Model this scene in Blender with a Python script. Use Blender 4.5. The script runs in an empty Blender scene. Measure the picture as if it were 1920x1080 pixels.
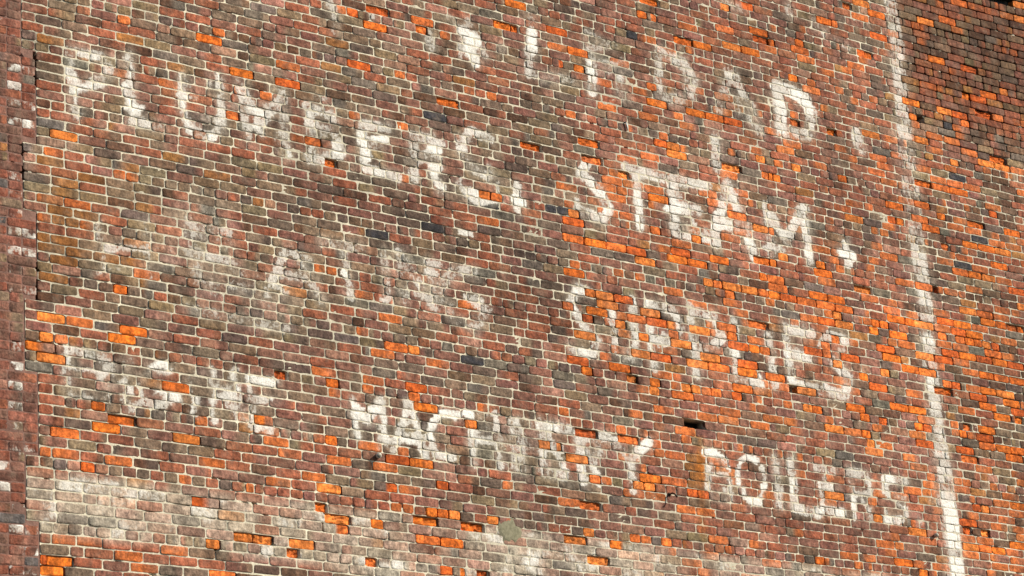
import bpy, bmesh, math, random
import numpy as np
from mathutils import Matrix, Vector, noise as mnoise

C = bpy.context.scene.collection
rnd = random.Random(20)

# ------------------------------------------------------------------ camera
LIFT = 9.8                                   # height of the reference course above the ground
F, YAW, PITCH, ROLL, CX, CY, CZ = (5490.32, 0.690463, 0.314512, -0.0642926, -8.90231, -15.6376, -8.09227)
cyw, syw, cp, sp = math.cos(YAW), math.sin(YAW), math.cos(PITCH), math.sin(PITCH)
fwd = Vector((syw*cp, cyw*cp, sp)); right = Vector((cyw, -syw, 0)); up = right.cross(fwd)
cr, sr = math.cos(ROLL), math.sin(ROLL)
rv = right*cr + up*sr; uv = -right*sr + up*cr
cam_d = bpy.data.cameras.new('camera'); cam = bpy.data.objects.new('camera', cam_d); C.objects.link(cam)
cam_d.sensor_width = 36; cam_d.lens = F/1920*36; cam_d.clip_start = .1; cam_d.clip_end = 2000
cam.matrix_world = Matrix(((rv.x, uv.x, -fwd.x, CX), (rv.y, uv.y, -fwd.y, CY), (rv.z, uv.z, -fwd.z, CZ+LIFT), (0, 0, 0, 1)))
bpy.context.scene.camera = cam

# ------------------------------------------------------------------ sky, sun, exposure
SUN = Vector((.642, -.539, .545)).normalized()
w = bpy.data.worlds.new('World'); bpy.context.scene.world = w; w.use_nodes = True
nt = w.node_tree; bg = nt.nodes['Background']
sky = nt.nodes.new('ShaderNodeTexSky'); sky.sky_type = 'NISHITA'; sky.sun_disc = False
sky.sun_elevation = math.asin(SUN.z); sky.sun_rotation = math.atan2(SUN.x, SUN.y)
nt.links.new(sky.outputs[0], bg.inputs[0]); bg.inputs[1].default_value = .09
sl = bpy.data.lights.new('sun', 'SUN'); sl.energy = 5.0; sl.angle = math.radians(.5); sl.color = (1, .93, .81)
so = bpy.data.objects.new('sun', sl); C.objects.link(so)
so.rotation_euler = SUN.to_track_quat('Z', 'Y').to_euler(); so.location = (12, -10, 25)
vs = bpy.context.scene.view_settings
vs.view_transform = 'Standard'; vs.look = 'None'; vs.gamma = 1; vs.use_curve_mapping = False; vs.exposure = .5

# ------------------------------------------------------------------ survey of the wall (metres on the wall face)
H = .0677                                    # height of a course
HW = .1065                                   # a header with its joint
SAG = np.array([0.0071097, 0.015287, -0.084156, -0.021418, 0.092838, -0.0087809, 0.0092086, 0.045412, -0.038214, -0.097058, 0.046148, 0.0087613, -0.069147, 0.0060977, 0.04181, -0.015715, -0.00096743, 0.011494, -0.0085011, 0.03486, 0.013976])
def sag(u, z):                               # the courses are not dead level: settlement of the wall
    a = (np.clip(u, -.4, 10.3)-4.8)/5; b = (np.clip(z, -3.8, 2.1)+1.2)/3
    t = 0
    n = 0
    for i in range(6):
        for j in range(6):
            if i+j <= 5:
                t = t + SAG[n]*a**i*b**j; n += 1
    return t
SPECIAL = {}                                 # course: [(u, code)]   spalled, red, dark and missing bricks
for t in """-31:9.743Sb,9.9Sb,10.11So;-29:9.28So,9.497Sq,10.092So;-27:9.221Sr;-26:9.1So;-25:8.037So,8.816So;-24:7.862Hd,8.212So,9.924Hq;-23:8.003Sq;-21:7.58So,7.671Ho,8.209So;
-20:6.649Sp,8.904So,9.311Sd;-19:6.379Sp;-18:7.264Hr,7.974Ho,8.061Hd,9.732Ho;-17:5.608Sd,6.788So,7.247Ho,9.526So,9.906Sr;-16:6.826Sd,6.907Ho,7.245So,9.237Hd,9.387So;
-15:5.518Ho,5.622Hp,7.947Sr,8.747Sr;-14:6.47So,6.675So,9.432Sd,9.791Sr;-13:5.284Hr,5.945Sd,6.138So,8.523So,8.94So,9.112So;-12:4.233So,5.168Hr,5.393Hk,5.595Hq,6.559Sr,7.134Ho,7.339Hq,7.662Hq,7.864Hr,8.06Hq,9.176Ho;
-11:3.935Sr,5.747Sq,6.144Sr,7.986Sr,8.527Ho,8.616Hm,8.95Hk;-10:4.627So;-9:4.108Sd,4.198Hd,8.142Sr,8.766Sq;-8:4.622Sq,4.814So,8.62So,8.754Sr,9.185Sq,9.552Sd;
-7:2.924Sd,3.329So,5.867Hr,7.106Hq,7.988So,9.391So,9.586So;-6:2.373Hr,2.594Hq,2.689Ho,3.319Hd,3.534Hq,4.611Hp,4.822Ho,5.561Ho,7.106Hd,7.522Hd,8.982Ho,9.28Hr,9.389Hq;
-5:2.209Sr,2.892So,8.735Sr,9.103Sr;-4:5.602So,6.008So,6.206So,6.408So,6.845Sq,7.029Sq,7.828Sr,8.995Sk;-3:2.277Sr,3.27Sr,3.478Sr,4.918Sr;-2:2.546Sn,8.216Sr,8.566Sd,8.76So,9.005So,9.757Sr;
-1:1.367Sr,3.685Sn,6.895Sr,9.095Sr;0:1.534Hq,2.731So,3.094Hq,3.202Hr,3.73Hq,3.836Hr,3.937Hq,4.044Hr,4.703Hq,6.674Ho,6.871Hq,7.071Ho,7.592Ho,9.397Ho;1:0.771Hq,1.455So,2.282Sr,2.869Sr,5.101Sr,5.639So,5.699So,8.331Sq,8.505So;
2:0.702Sr,2.108Sq,3.528Sd,5.769So,6.347Sd,6.723Ho,6.765Ho,6.831Ho,7.198Sr,8.18So,8.736Ho,9.167Sd,9.614So;3:0.592Sr,0.82Sn,4.863Sd,4.907Sd,6.298Sq,7.137Sn,7.703Sq,8.469So;
4:0.043Sr,1.524Sr,1.705So,2.101So,3.392Sk,3.767Sr,8.128Ho,8.222Ho,8.595So,9.188Sk;5:0.202Sn,0.996Sr,4.291Sd,4.889Sd,7.684So,8.272Hr,8.868Sr,9.054So,9.259So,9.469So;
6:1.694Hq,1.91Hq,2.237Hr,2.668Hq,3.093Hq,5.197Hd,5.605Hr,6.007Hq,6.112Hq,8.751Hd;7:0.7Sq,0.95Sr,1.114Sq,1.725Sr,5.496Sq,9.397So,9.624Sr;8:2.213Sr,5.535So,6.359So,8.936Sk;
9:1.301Sr,1.626Ho,4.611Sq,5.098Sq,6.624So,6.705Ho,8.042Sq,8.907So,9.084So,9.234So,9.434Sq;10:0.177Sr,2.201Sq,2.257So,8.743Sr,9.586So;11:4.626Hq,6.266Sq;
12:1.899Hr,2.445Hd,2.757Hq,3.075Hq,3.815Ho,3.927Ho,4.439Hk,4.556Hk,4.666Ho,5.475Ho,5.901Ho,5.999Hq,6.825Ho,7.239Ho,7.457Hq,8.195Sq,8.445So,8.555Hm,8.565Hm,8.634Hq,8.744Sq,8.879Hq,9.618Ho;
13:0.14Hr,1.513Sr,1.698Sr,2.47Sr,3.865Sk,4.041Sr,4.653So,6.6Sd,6.693Ho,7.259So;14:2.558Sr,3.329Sr,5.729So,5.921Sr,6.123So,6.875Sr,7.706Sd,7.732So,8.939So,9.149So,9.347Sq;
15:0.293So,2.856Sr,3.831Sq,4.641So,4.856So,5.068So,5.26So,5.681So,5.886So,6.598Ho,6.707So,6.759So,8.606Sq,9.185So,9.346So,9.454Sd,9.579Hd;16:2.551Sr,5.347So,5.783Sr,6.738So,7.181So,7.374So,8.643So,8.851So;
17:0.241Sq,0.341Sr,3.319Sk,4.777Sr,5.651Sr,5.989Ho,6.087Ho,6.234So,6.431So,6.59So,6.66So,6.84So,7.037So,7.26So,7.455So,8.05So,8.205Ho,8.379So,8.616Sq,8.777So,8.986So;
18:0.19Sn,0.395Sr,0.714Hq,0.807Hq,1.615Hr,2.311Hr,4.636Hq,5.067Hq,5.28Hq,6.206Ho,7.273Hq,7.37Ho,7.71Hq,7.8Ho,7.9Ho,8.588Ho,8.797Ho,8.919Ho,9.016Ho,9.122Ho,9.228Ho;
19:0.499Sn,2.823Sk,3.016Sr,3.823Sr,4.63So,4.837Sr,5.609Sq,6.226Sq,7.05Sq,7.234So,7.444So,7.775Ho,8.059So,8.602Sq,8.786Sq,9.19So;20:3.707Sr,5.847Sq,6.881Hq,7.151Sr,8.142Sq,8.662So,8.869So,9.08So,9.259So,9.456So;
21:1.862Sr,4.773Ho,4.915So,5.086So,6.082Sr,6.484Sd,7.093Sq,7.269Sp,7.893So,8.345So,8.572So;22:0.186Sq,0.385Sq,1.594Sr,4.934So,5.358So,6.136So,7.208Ho,7.952So,8.883Sq,9.077So,9.254So,9.452So;
23:0.265Sn,0.444Sn,4.541Ho,4.825So,5.224So,5.391So,5.593Hp,5.852So,6.191Ho,6.652Sr,7.066So,7.206Ho,7.473So,8.159So,8.361So;24:0.135Hq,0.244Hn,0.343Hn,0.453Hq,2.308Hq,2.403Hq,2.694Hr,2.902Hr,4.727Ho,5.046Ho,5.58Ho,6.247So,6.417Ho,6.531Ho,7.321Ho,7.857Ho,8.58Ho,8.691Ho,8.906Sq,9.052So,9.291So;
25:3.608Sq,5.27Ho,5.647So,6.621Sr,7.603Ho,8.529Sd,8.945So,9.351So;26:0.134Hn,0.282Sn,0.682Sr,2.697Sq,2.823Sr,3.502Sr,4.689So,4.766Hp,5.396Hq,5.939So,6.329So,7.76So,8.175Sq,9.049So,9.438So;
27:0.192Sn,0.389Sn,0.6Sn,0.802Sn,3.242Sr,4.219Sr,5.033Sq,5.231So,5.429So,5.794So,6.029So,6.321So,6.618So,7.442Sq,8.241Sr,8.777Sq,9.215So,9.425Hd;28:0.279Sn,0.903Sq,2.485Sr,2.896Sq,6.797Hm,6.948So,7.978So,8.192So;
29:1.614Sr,3.814Sr,4.606So,5.008So,5.423Sq,6.25So,7.476So,8.282Sq,8.611Hq,8.773Hd,8.997So,9.041So;30:0.208Sn,0.701Ho,0.706Ho,1.007Hr,2.648Hq,4.683Ho,5.124Hd,5.349Ho,5.556Hq,5.664Ho,5.758Ho,5.97Ho,6.186Ho,6.722Hq,6.938Ho,7.047Ho,7.571Ho,7.782Hd,8.189Ho,8.29Ho,8.618Hq,8.696Ho,8.809Hq,8.969So;
31:0.484Sr,2.936So,3.088Ho,3.609Sk,5.335Ho,5.616So,5.848Sr,8.99So,9.184So,9.364So;32:1.194Sr,2.527Sr,2.812Sq,3.295Sq,4.663Sr,5.881Sr,7.208So,7.212So,7.568Ho,8.235So,8.707So,9.302So;
33:5.414Sq,6.4Sq,7.62Ho,7.754Sq,8.761Sd,8.952Sr;34:0.185So,0.386Sq,0.796So,1.201Sr,2.297Sr,3.029Sr,4.488Sr,5.715Sm;35:0.703So,2.304Sq,2.732Sq,2.903Sr,3.094So,3.293Sr,4.431Hq,5.612Sq,8.132Sq;
36:0.144Ho,0.251Hq,1.327Hr,1.95Hd,2.373Ho,2.671Hq,3.072Ho,3.675Hq,5.618Hq,8.681Hq;37:0.1Sp,2.386Hq,3.167So,4.635Sd,4.639Sd,5.044Sd,8.256Sq,8.607Sq,9.196Sq;
38:0.176So,3.563Ho,5.705Sn,7.164Sq,8.3Hq,9.283So;39:0.503Sr,1.108So,4.226Ho,4.332Hp,5.678Sn,7.875Sq,8.773Ho,8.869Ho;40:0.184Sr,4.527So,5.53Sr,5.712Sn,7.139So,7.558Hq,8.037Sr;
41:0.134Hr,1.636Hq,1.721Hq,1.763Sp,4.472Sr,5.226So,5.697Sn,6.843Sr,8.65So,9.013Sq;42:0.167Sr,0.41Hr,0.519Ho,1.298Hq,1.813Sq,1.819Ho,2.242Hq,2.341Ho,2.665Sq,2.949Hq,4.685Ho,4.793Hq,5.103Ho,5.213Ho,5.636Ho,5.75Ho,7.607Ho,8.63Hd,8.843Hd;
43:0.133Hr,0.695Sd,1.886Sq,2.899So,3.1So,3.796Sr,5.05Sq,8.041So,8.824Sq,9.226So;44:0.575So,0.589Sq,1.179So,1.802Sr,1.99Sq,2.4Sq,2.787Sq,3.863Hq,5.562Sq,5.749Sq,6.158Sr,8.144Sq,8.657So,8.83So,8.957So;
45:0.271So,0.275So,1.498Sr,3.277Ho,4.422Sq,4.629Sd,6.469Sr,6.866Sr,7.242Sr,7.654Sq,8.631Sq,9.203Sq;46:1.371Sq,1.984Sr,2.179Sq,2.79Sp,2.984Sq,5.748Sr,8.974Sq,9.174Sq;
47:0.124Hq,0.268Sq,0.659Sq,1.895Sq,2.1Sr,2.301So,2.707Sr,5.863Sq,6.466Sr,7.237Sq,7.842So;48:0.432Ho,1.16Hq,1.68Hq,1.722Hr,2.867Hq,2.963Hq,3.176Ho,3.268Ho,3.367Ho,3.711Ho,4.591Ho,5.03Ho,5.134Hq,5.336Ho,6.91Ho,8.059Ho;
49:2.24Hd,3.114Sd,3.528Sd,4.46Sd,4.889Sp;50:1.315Sp,1.785Sr,2.368Sd,2.695Ho;51:0.545Hq,0.687Sq,0.881Sr,2.348Sp,3.128So,3.33So,4.238Sr,4.661Sd,5.088Sr;52:0.091Sr,4.769Sr;
53:1.634Sd,1.729Sd,2.064So;54:1.362Ho,1.991Hd,2.635Hd,3.27Ho,3.38Hp,3.591Hd;55:0.117Hr,0.255Sq,0.423Sq,0.849Sr,1.065Sq;56:0.719Sq,1.133Sr,1.347Sr;57:0.096Ho,0.219Sd,0.42Sr,0.836Sq,1.427So;
58:0.142So""".replace('\n', '').split(';'):
    c, l = t.split(':')
    SPECIAL[int(c)] = [(float(s[:-2]), s[-2:]) for s in l.split(',')]
PAINT = np.array([[float(x) for x in t.split(',')] for t in """0.343,-0.522,0.342,-0.586,0.041,0.58;0.304,-0.403,0.687,-0.395,0.041,0.231;0.807,-0.338,0.807,-0.338,0.046,0.42;0.404,-0.573,0.415,-0.643,0.029,0.74;0.415,-0.643,0.499,-0.61,0.029,0.74;
0.499,-0.61,0.591,-0.599,0.029,0.74;0.516,-0.55,0.617,-0.554,0.025,0.74;0.413,-0.793,0.42,-0.831,0.029,0.54;0.768,-0.563,0.783,-0.649,0.029,0.9;0.783,-0.649,0.781,-0.713,0.029,0.9;
0.818,-0.61,0.851,-0.635,0.025,0.86;0.79,-0.695,0.875,-0.694,0.029,0.9;0.798,-0.742,0.829,-0.831,0.025,0.58;0.796,-0.814,0.957,-0.814,0.033,0.473;0.899,-0.762,0.899,-0.762,0.025,0.525;
1.017,-0.811,1.051,-0.828,0.017,0.42;1.248,-0.393,1.249,-0.421,0.015,0.74;1.252,-0.449,1.232,-0.542,0.039,0.42;1.171,-0.538,1.275,-0.542,0.017,0.58;1.212,-0.628,1.227,-0.689,0.021,0.525;
1.21,-0.693,1.356,-0.753,0.03,0.315;1.38,-0.829,1.477,-0.802,0.023,0.78;1.449,-0.327,1.449,-0.327,0.026,0.367;1.534,-0.326,1.532,-0.363,0.017,0.74;1.447,-0.409,1.447,-0.409,0.035,0.367;
1.524,-0.484,1.521,-0.566,0.02,0.66;1.5,-0.652,1.507,-0.707,0.026,0.58;1.402,-0.687,1.49,-0.678,0.03,0.315;1.319,-0.541,1.319,-0.541,0.017,0.42;1.531,-0.331,1.53,-0.368,0.017,0.74;
1.526,-0.48,1.523,-0.578,0.02,0.66;1.493,-0.682,1.493,-0.682,0.03,0.525;1.517,-0.751,1.517,-0.751,0.043,0.315;1.683,-0.333,1.683,-0.333,0.031,0.42;1.648,-0.545,1.72,-0.556,0.031,0.525;
1.775,-0.529,1.864,-0.544,0.031,0.9;1.687,-0.48,1.804,-0.465,0.013,0.525;1.83,-0.493,2.004,-0.467,0.026,0.473;1.814,-0.66,1.858,-0.701,0.031,0.74;1.723,-0.711,1.729,-0.767,0.017,0.54;
1.717,-0.614,1.717,-0.614,0.022,0.42;2.056,-0.315,2.061,-0.405,0.027,0.367;1.945,-0.337,2.055,-0.34,0.022,0.315;2.004,-0.673,2.004,-0.673,0.026,0.54;1.992,-0.724,2.037,-0.749,0.026,0.42;
1.989,-0.807,2.088,-0.821,0.031,0.525;2.244,-0.444,2.288,-0.494,0.031,0.525;2.341,-0.542,2.434,-0.557,0.027,0.876;2.434,-0.557,2.498,-0.578,0.027,0.876;
2.462,-0.552,2.505,-0.627,0.032,0.78;2.475,-0.666,2.501,-0.702,0.036,0.876;2.386,-0.757,2.536,-0.746,0.027,0.58;2.227,-0.803,2.244,-0.833,0.027,0.58;2.291,-0.816,2.374,-0.817,0.027,0.473;
2.227,-0.597,2.319,-0.621,0.027,0.315;2.333,-0.326,2.426,-0.324,0.023,0.42;2.404,-0.396,2.47,-0.383,0.027,0.367;2.707,-0.555,2.722,-0.636,0.037,0.66;2.75,-0.63,2.765,-0.703,0.037,0.78;
2.736,-0.725,2.741,-0.799,0.036,0.525;2.773,-0.559,2.773,-0.559,0.027,0.58;2.87,-0.549,2.918,-0.54,0.023,0.82;2.808,-0.62,2.914,-0.608,0.023,0.525;2.835,-0.815,2.903,-0.811,0.025,0.82;
2.759,-0.556,2.785,-0.593,0.032,0.66;2.764,-0.639,2.769,-0.713,0.032,0.66;2.835,-0.558,2.942,-0.538,0.028,0.9;2.785,-0.601,2.939,-0.589,0.014,0.525;2.83,-0.81,2.907,-0.804,0.027,0.86;
2.925,-0.826,3.012,-0.81,0.023,0.525;3.127,-0.672,3.132,-0.755,0.028,0.525;3.196,-0.659,3.2,-0.76,0.021,0.7;3.141,-0.61,3.289,-0.591,0.033,0.315;3.158,-0.801,3.158,-0.801,0.028,0.315;
3.36,-0.399,3.378,-0.429,0.019,0.58;3.395,-0.478,3.454,-0.475,0.028,0.66;3.321,-0.551,3.411,-0.534,0.035,0.9;3.289,-0.591,3.407,-0.595,0.033,0.82;3.344,-0.649,3.402,-0.672,0.037,0.82;
3.358,-0.731,3.394,-0.792,0.033,0.78;3.392,-0.818,3.441,-0.817,0.028,0.82;3.684,-0.337,3.776,-0.328,0.029,0.74;3.774,-0.346,3.896,-0.349,0.029,0.54;3.599,-0.396,3.66,-0.393,0.038,0.399;
3.72,-0.399,3.72,-0.399,0.029,0.315;3.593,-0.483,3.663,-0.487,0.024,0.74;3.661,-0.522,3.668,-0.564,0.024,0.74;3.687,-0.586,3.745,-0.618,0.024,0.525;3.744,-0.627,3.906,-0.623,0.017,0.525;
3.87,-0.57,3.906,-0.632,0.019,0.58;3.881,-0.688,3.877,-0.74,0.029,0.315;3.596,-0.73,3.596,-0.73,0.024,0.66;3.592,-0.79,3.64,-0.824,0.028,0.9;3.671,-0.802,3.74,-0.815,0.033,0.82;
4.127,-0.678,4.133,-0.738,0.034,0.58;4.097,-0.795,4.168,-0.809,0.039,0.9;4.155,-0.845,4.155,-0.845,0.014,0.74;4.8,-0.386,4.802,-0.483,0.035,0.66;4.747,-0.492,4.851,-0.527,0.04,0.473;
4.853,-0.509,4.964,-0.586,0.035,0.7;4.911,-0.578,4.983,-0.618,0.03,0.54;4.98,-0.654,4.997,-0.704,0.04,0.74;5.004,-0.737,4.966,-0.796,0.035,0.82;4.697,-0.703,4.715,-0.743,0.03,0.525;
4.755,-0.763,4.815,-0.813,0.035,0.58;4.827,-0.794,4.934,-0.802,0.03,0.42;5.217,-0.327,5.38,-0.351,0.036,0.525;5.379,-0.361,5.523,-0.362,0.026,0.525;5.299,-0.384,5.364,-0.399,0.041,0.42;
5.325,-0.46,5.325,-0.46,0.046,0.525;5.319,-0.524,5.326,-0.558,0.041,0.66;5.319,-0.577,5.32,-0.684,0.043,0.86;5.323,-0.701,5.32,-0.789,0.046,0.9;5.334,-0.814,5.334,-0.814,0.02,0.58;
5.654,-0.392,5.824,-0.389,0.037,0.42;5.658,-0.464,5.759,-0.464,0.042,0.525;5.673,-0.533,5.729,-0.542,0.026,0.58;5.62,-0.614,5.734,-0.595,0.039,0.9;5.661,-0.652,5.692,-0.683,0.036,0.74;
5.784,-0.55,5.909,-0.546,0.031,0.525;5.632,-0.719,5.788,-0.729,0.036,0.367;5.668,-0.802,5.825,-0.803,0.036,0.54;5.765,-0.733,5.841,-0.756,0.031,0.525;5.853,-0.754,5.965,-0.762,0.021,0.66;
6.123,-0.573,6.179,-0.591,0.032,0.66;6.116,-0.638,6.133,-0.689,0.042,0.66;6.094,-0.732,6.108,-0.81,0.047,0.7;6.003,-0.729,6.046,-0.749,0.031,0.525;5.873,-0.67,5.903,-0.71,0.021,0.58;
6.201,-0.335,6.365,-0.324,0.048,0.473;6.181,-0.412,6.369,-0.388,0.037,0.42;6.319,-0.415,6.418,-0.471,0.027,0.42;6.127,-0.586,6.194,-0.601,0.037,0.7;6.107,-0.661,6.102,-0.707,0.042,0.66;
6.096,-0.762,6.101,-0.815,0.047,0.7;6.009,-0.723,6.009,-0.723,0.026,0.58;6.46,-0.611,6.485,-0.698,0.038,0.66;6.471,-0.719,6.476,-0.772,0.048,0.82;6.51,-0.785,6.513,-0.857,0.037,0.62;
6.266,-0.68,6.397,-0.649,0.032,0.315;6.701,-0.366,6.719,-0.41,0.027,0.58;6.697,-0.497,6.738,-0.545,0.027,0.525;6.714,-0.651,6.73,-0.712,0.033,0.58;6.629,-0.765,6.747,-0.764,0.027,0.66;
6.798,-0.738,6.843,-0.758,0.027,0.66;6.729,-0.822,6.729,-0.822,0.032,0.42;6.792,-0.499,6.846,-0.638,0.025,0.7;6.873,-0.615,6.9,-0.684,0.033,0.58;6.965,-0.544,7.009,-0.481,0.022,0.58;
7.009,-0.481,7.05,-0.446,0.022,0.58;7.022,-0.375,7.158,-0.352,0.028,0.525;7.05,-0.446,7.172,-0.434,0.028,0.473;7.088,-0.523,7.103,-0.595,0.033,0.58;7.089,-0.616,7.121,-0.648,0.039,0.473;
7.111,-0.723,7.119,-0.759,0.05,0.74;7.1,-0.808,7.1,-0.808,0.033,0.54;6.904,-0.748,6.904,-0.748,0.027,0.315;7.485,-0.662,7.619,-0.678,0.045,0.86;7.542,-0.606,7.565,-0.705,0.034,0.74;
7.546,-0.755,7.546,-0.755,0.028,0.58;1.297,-1.468,1.456,-1.496,0.03,0.473;1.215,-1.562,1.392,-1.556,0.03,0.42;1.418,-1.567,1.578,-1.564,0.026,0.367;1.238,-1.685,1.272,-1.719,0.03,0.58;
1.299,-1.698,1.476,-1.685,0.03,0.263;1.511,-1.695,1.681,-1.699,0.03,0.367;1.589,-1.754,1.678,-1.763,0.03,0.473;1.409,-1.815,1.497,-1.832,0.025,0.473;1.216,-1.83,1.294,-1.833,0.025,0.315;
1.385,-1.763,1.563,-1.75,0.025,0.21;1.533,-1.834,1.675,-1.843,0.026,0.367;1.125,-1.955,1.299,-1.95,0.021,0.263;1.334,-1.968,1.492,-1.967,0.021,0.263;1.242,-2.099,1.408,-2.113,0.025,0.263;
1.426,-2.094,1.612,-2.097,0.025,0.263;1.63,-2.094,1.773,-2.096,0.025,0.315;1.921,-1.812,2.011,-1.845,0.022,0.473;1.998,-1.719,1.998,-1.719,0.022,0.315;
0.546,-1.55,0.571,-1.561,0.016,0.525;2.024,-1.545,2.078,-1.569,0.022,0.315;0.615,-1.897,0.801,-1.89,0.02,0.367;2.164,-1.556,2.229,-1.57,0.022,0.54;2.062,-1.557,2.126,-1.571,0.022,0.315;
2.357,-1.434,2.547,-1.419,0.018,0.42;2.564,-1.449,2.564,-1.449,0.009,0.74;2.508,-1.622,2.535,-1.642,0.027,0.82;2.12,-1.709,2.287,-1.706,0.026,0.315;3.236,-1.421,3.365,-1.426,0.028,0.473;
3.079,-1.414,3.106,-1.443,0.018,0.473;3.231,-1.497,3.32,-1.5,0.028,0.58;3.555,-1.141,3.677,-1.146,0.024,0.58;3.119,-1.557,3.146,-1.586,0.018,0.42;3.174,-1.614,3.191,-1.653,0.023,0.525;
3.121,-1.68,3.188,-1.703,0.023,0.473;3.187,-1.72,3.307,-1.701,0.028,0.263;3.572,-1.627,3.642,-1.633,0.023,0.58;3.673,-1.62,3.723,-1.638,0.024,0.58;3.376,-1.699,3.455,-1.712,0.023,0.473;
2.824,-1.768,2.871,-1.785,0.018,0.58;3.536,-1.424,3.698,-1.423,0.024,0.315;3.561,-1.487,3.714,-1.48,0.024,0.367;3.739,-1.694,3.8,-1.693,0.024,0.42;3.622,-1.761,3.774,-1.763,0.019,0.315;
3.15,-1.84,3.297,-1.843,0.027,0.263;2.968,-1.63,3.036,-1.628,0.018,0.315;3.223,-1.763,3.372,-1.766,0.028,0.263;4.612,-1.425,4.717,-1.426,0.027,0.9;4.581,-1.539,4.598,-1.578,0.029,0.86;
4.616,-1.618,4.666,-1.644,0.029,0.66;4.653,-1.67,4.722,-1.719,0.024,0.66;4.95,-1.425,4.991,-1.444,0.02,0.86;4.909,-1.41,4.909,-1.41,0.012,0.66;4.748,-1.665,4.906,-1.667,0.029,0.158;
4.743,-1.832,4.743,-1.832,0.034,0.315;4.622,-1.899,4.779,-1.894,0.029,0.315;4.535,-1.828,4.703,-1.813,0.029,0.158;4.949,-1.552,4.949,-1.552,0.034,0.367;
4.956,-1.593,4.962,-1.643,0.039,0.525;4.948,-1.678,4.954,-1.728,0.039,0.367;4.961,-1.76,4.969,-1.792,0.034,0.58;5.034,-1.883,5.162,-1.891,0.029,0.473;4.945,-1.821,5.117,-1.805,0.01,0.66;
5.189,-1.406,5.196,-1.439,0.027,0.9;5.182,-1.475,5.183,-1.518,0.037,0.54;5.191,-1.601,5.185,-1.661,0.034,0.42;5.18,-1.713,5.184,-1.779,0.034,0.54;5.115,-1.822,5.115,-1.822,0.015,0.66;
5.329,-1.411,5.326,-1.446,0.02,0.9;5.362,-1.415,5.536,-1.423,0.025,0.54;5.546,-1.439,5.608,-1.473,0.035,0.525;5.624,-1.531,5.657,-1.586,0.018,0.74;5.578,-1.554,5.578,-1.554,0.025,0.42;
5.352,-1.612,5.358,-1.662,0.03,0.58;5.389,-1.683,5.519,-1.69,0.035,0.54;5.32,-1.718,5.337,-1.767,0.025,0.66;5.35,-1.798,5.35,-1.798,0.015,0.9;5.346,-1.891,5.346,-1.891,0.034,0.315;
5.47,-1.638,5.47,-1.638,0.025,0.525;5.783,-1.396,5.791,-1.429,0.031,0.54;5.804,-1.41,5.939,-1.407,0.036,0.315;5.783,-1.499,5.783,-1.499,0.035,0.473;5.792,-1.627,5.797,-1.677,0.035,0.367;
5.82,-1.674,6.022,-1.672,0.025,0.54;6.021,-1.482,6.035,-1.558,0.031,0.54;6.035,-1.558,6.063,-1.615,0.031,0.54;6.026,-1.637,5.975,-1.687,0.031,0.525;5.79,-1.747,5.79,-1.747,0.035,0.58;
5.785,-1.892,5.785,-1.892,0.035,0.42;6.214,-1.425,6.214,-1.425,0.041,0.42;6.183,-1.69,6.217,-1.694,0.041,0.66;6.185,-1.767,6.185,-1.767,0.031,0.58;6.182,-1.897,6.182,-1.897,0.036,0.315;
6.239,-1.889,6.377,-1.888,0.031,0.315;6.439,-1.846,6.466,-1.911,0.026,0.74;6.208,-1.574,6.253,-1.577,0.015,0.58;6.301,-1.561,6.301,-1.561,0.026,0.42;6.624,-1.472,6.624,-1.472,0.032,0.367;
6.605,-1.624,6.627,-1.639,0.031,0.74;6.6,-1.764,6.6,-1.764,0.031,0.525;6.747,-1.428,6.926,-1.412,0.032,0.473;6.763,-1.488,6.786,-1.582,0.026,0.7;6.748,-1.605,6.781,-1.714,0.026,0.78;
6.779,-1.732,6.774,-1.82,0.034,0.74;6.8,-1.842,6.833,-1.864,0.021,0.66;6.881,-1.858,7.098,-1.83,0.026,0.473;6.87,-1.57,6.951,-1.586,0.027,0.42;6.918,-1.475,7.037,-1.476,0.021,0.315;
6.98,-1.36,6.98,-1.36,0.027,0.525;7.142,-1.497,7.142,-1.497,0.03,0.9;7.31,-1.411,7.356,-1.432,0.027,0.86;7.277,-1.389,7.374,-1.384,0.014,0.58;7.346,-1.505,7.419,-1.504,0.022,0.42;
7.252,-1.571,7.31,-1.59,0.022,0.525;7.23,-1.645,7.23,-1.645,0.021,0.42;7.332,-1.694,7.392,-1.704,0.038,0.42;7.387,-1.74,7.405,-1.782,0.038,0.473;7.148,-1.815,7.201,-1.861,0.027,0.66;
7.204,-1.843,7.31,-1.856,0.032,0.54;7.233,-1.892,7.341,-1.896,0.027,0.54;7.605,-1.836,7.605,-1.836,0.033,0.315;0.26,-2.73,0.267,-2.793,0.03,0.416;0.256,-2.501,0.391,-2.511,0.023,0.378;
0.44,-2.497,0.472,-2.522,0.019,0.378;0.545,-2.497,0.601,-2.511,0.027,0.416;0.535,-2.571,0.535,-2.571,0.015,0.302;0.633,-2.565,0.633,-2.565,0.031,0.62;0.732,-2.508,0.789,-2.507,0.027,0.378;
0.763,-2.576,0.763,-2.576,0.01,0.66;0.429,-2.65,0.429,-2.65,0.015,0.227;0.548,-2.714,0.596,-2.729,0.023,0.378;0.531,-2.788,0.595,-2.78,0.027,0.34;0.507,-2.741,0.645,-2.744,0.007,0.378;
0.623,-2.646,0.786,-2.632,0.027,0.151;0.686,-2.703,0.71,-2.743,0.016,0.378;0.71,-2.736,0.792,-2.74,0.012,0.378;0.701,-2.78,0.774,-2.793,0.023,0.58;0.732,-2.849,0.732,-2.849,0.019,0.302;
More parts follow.
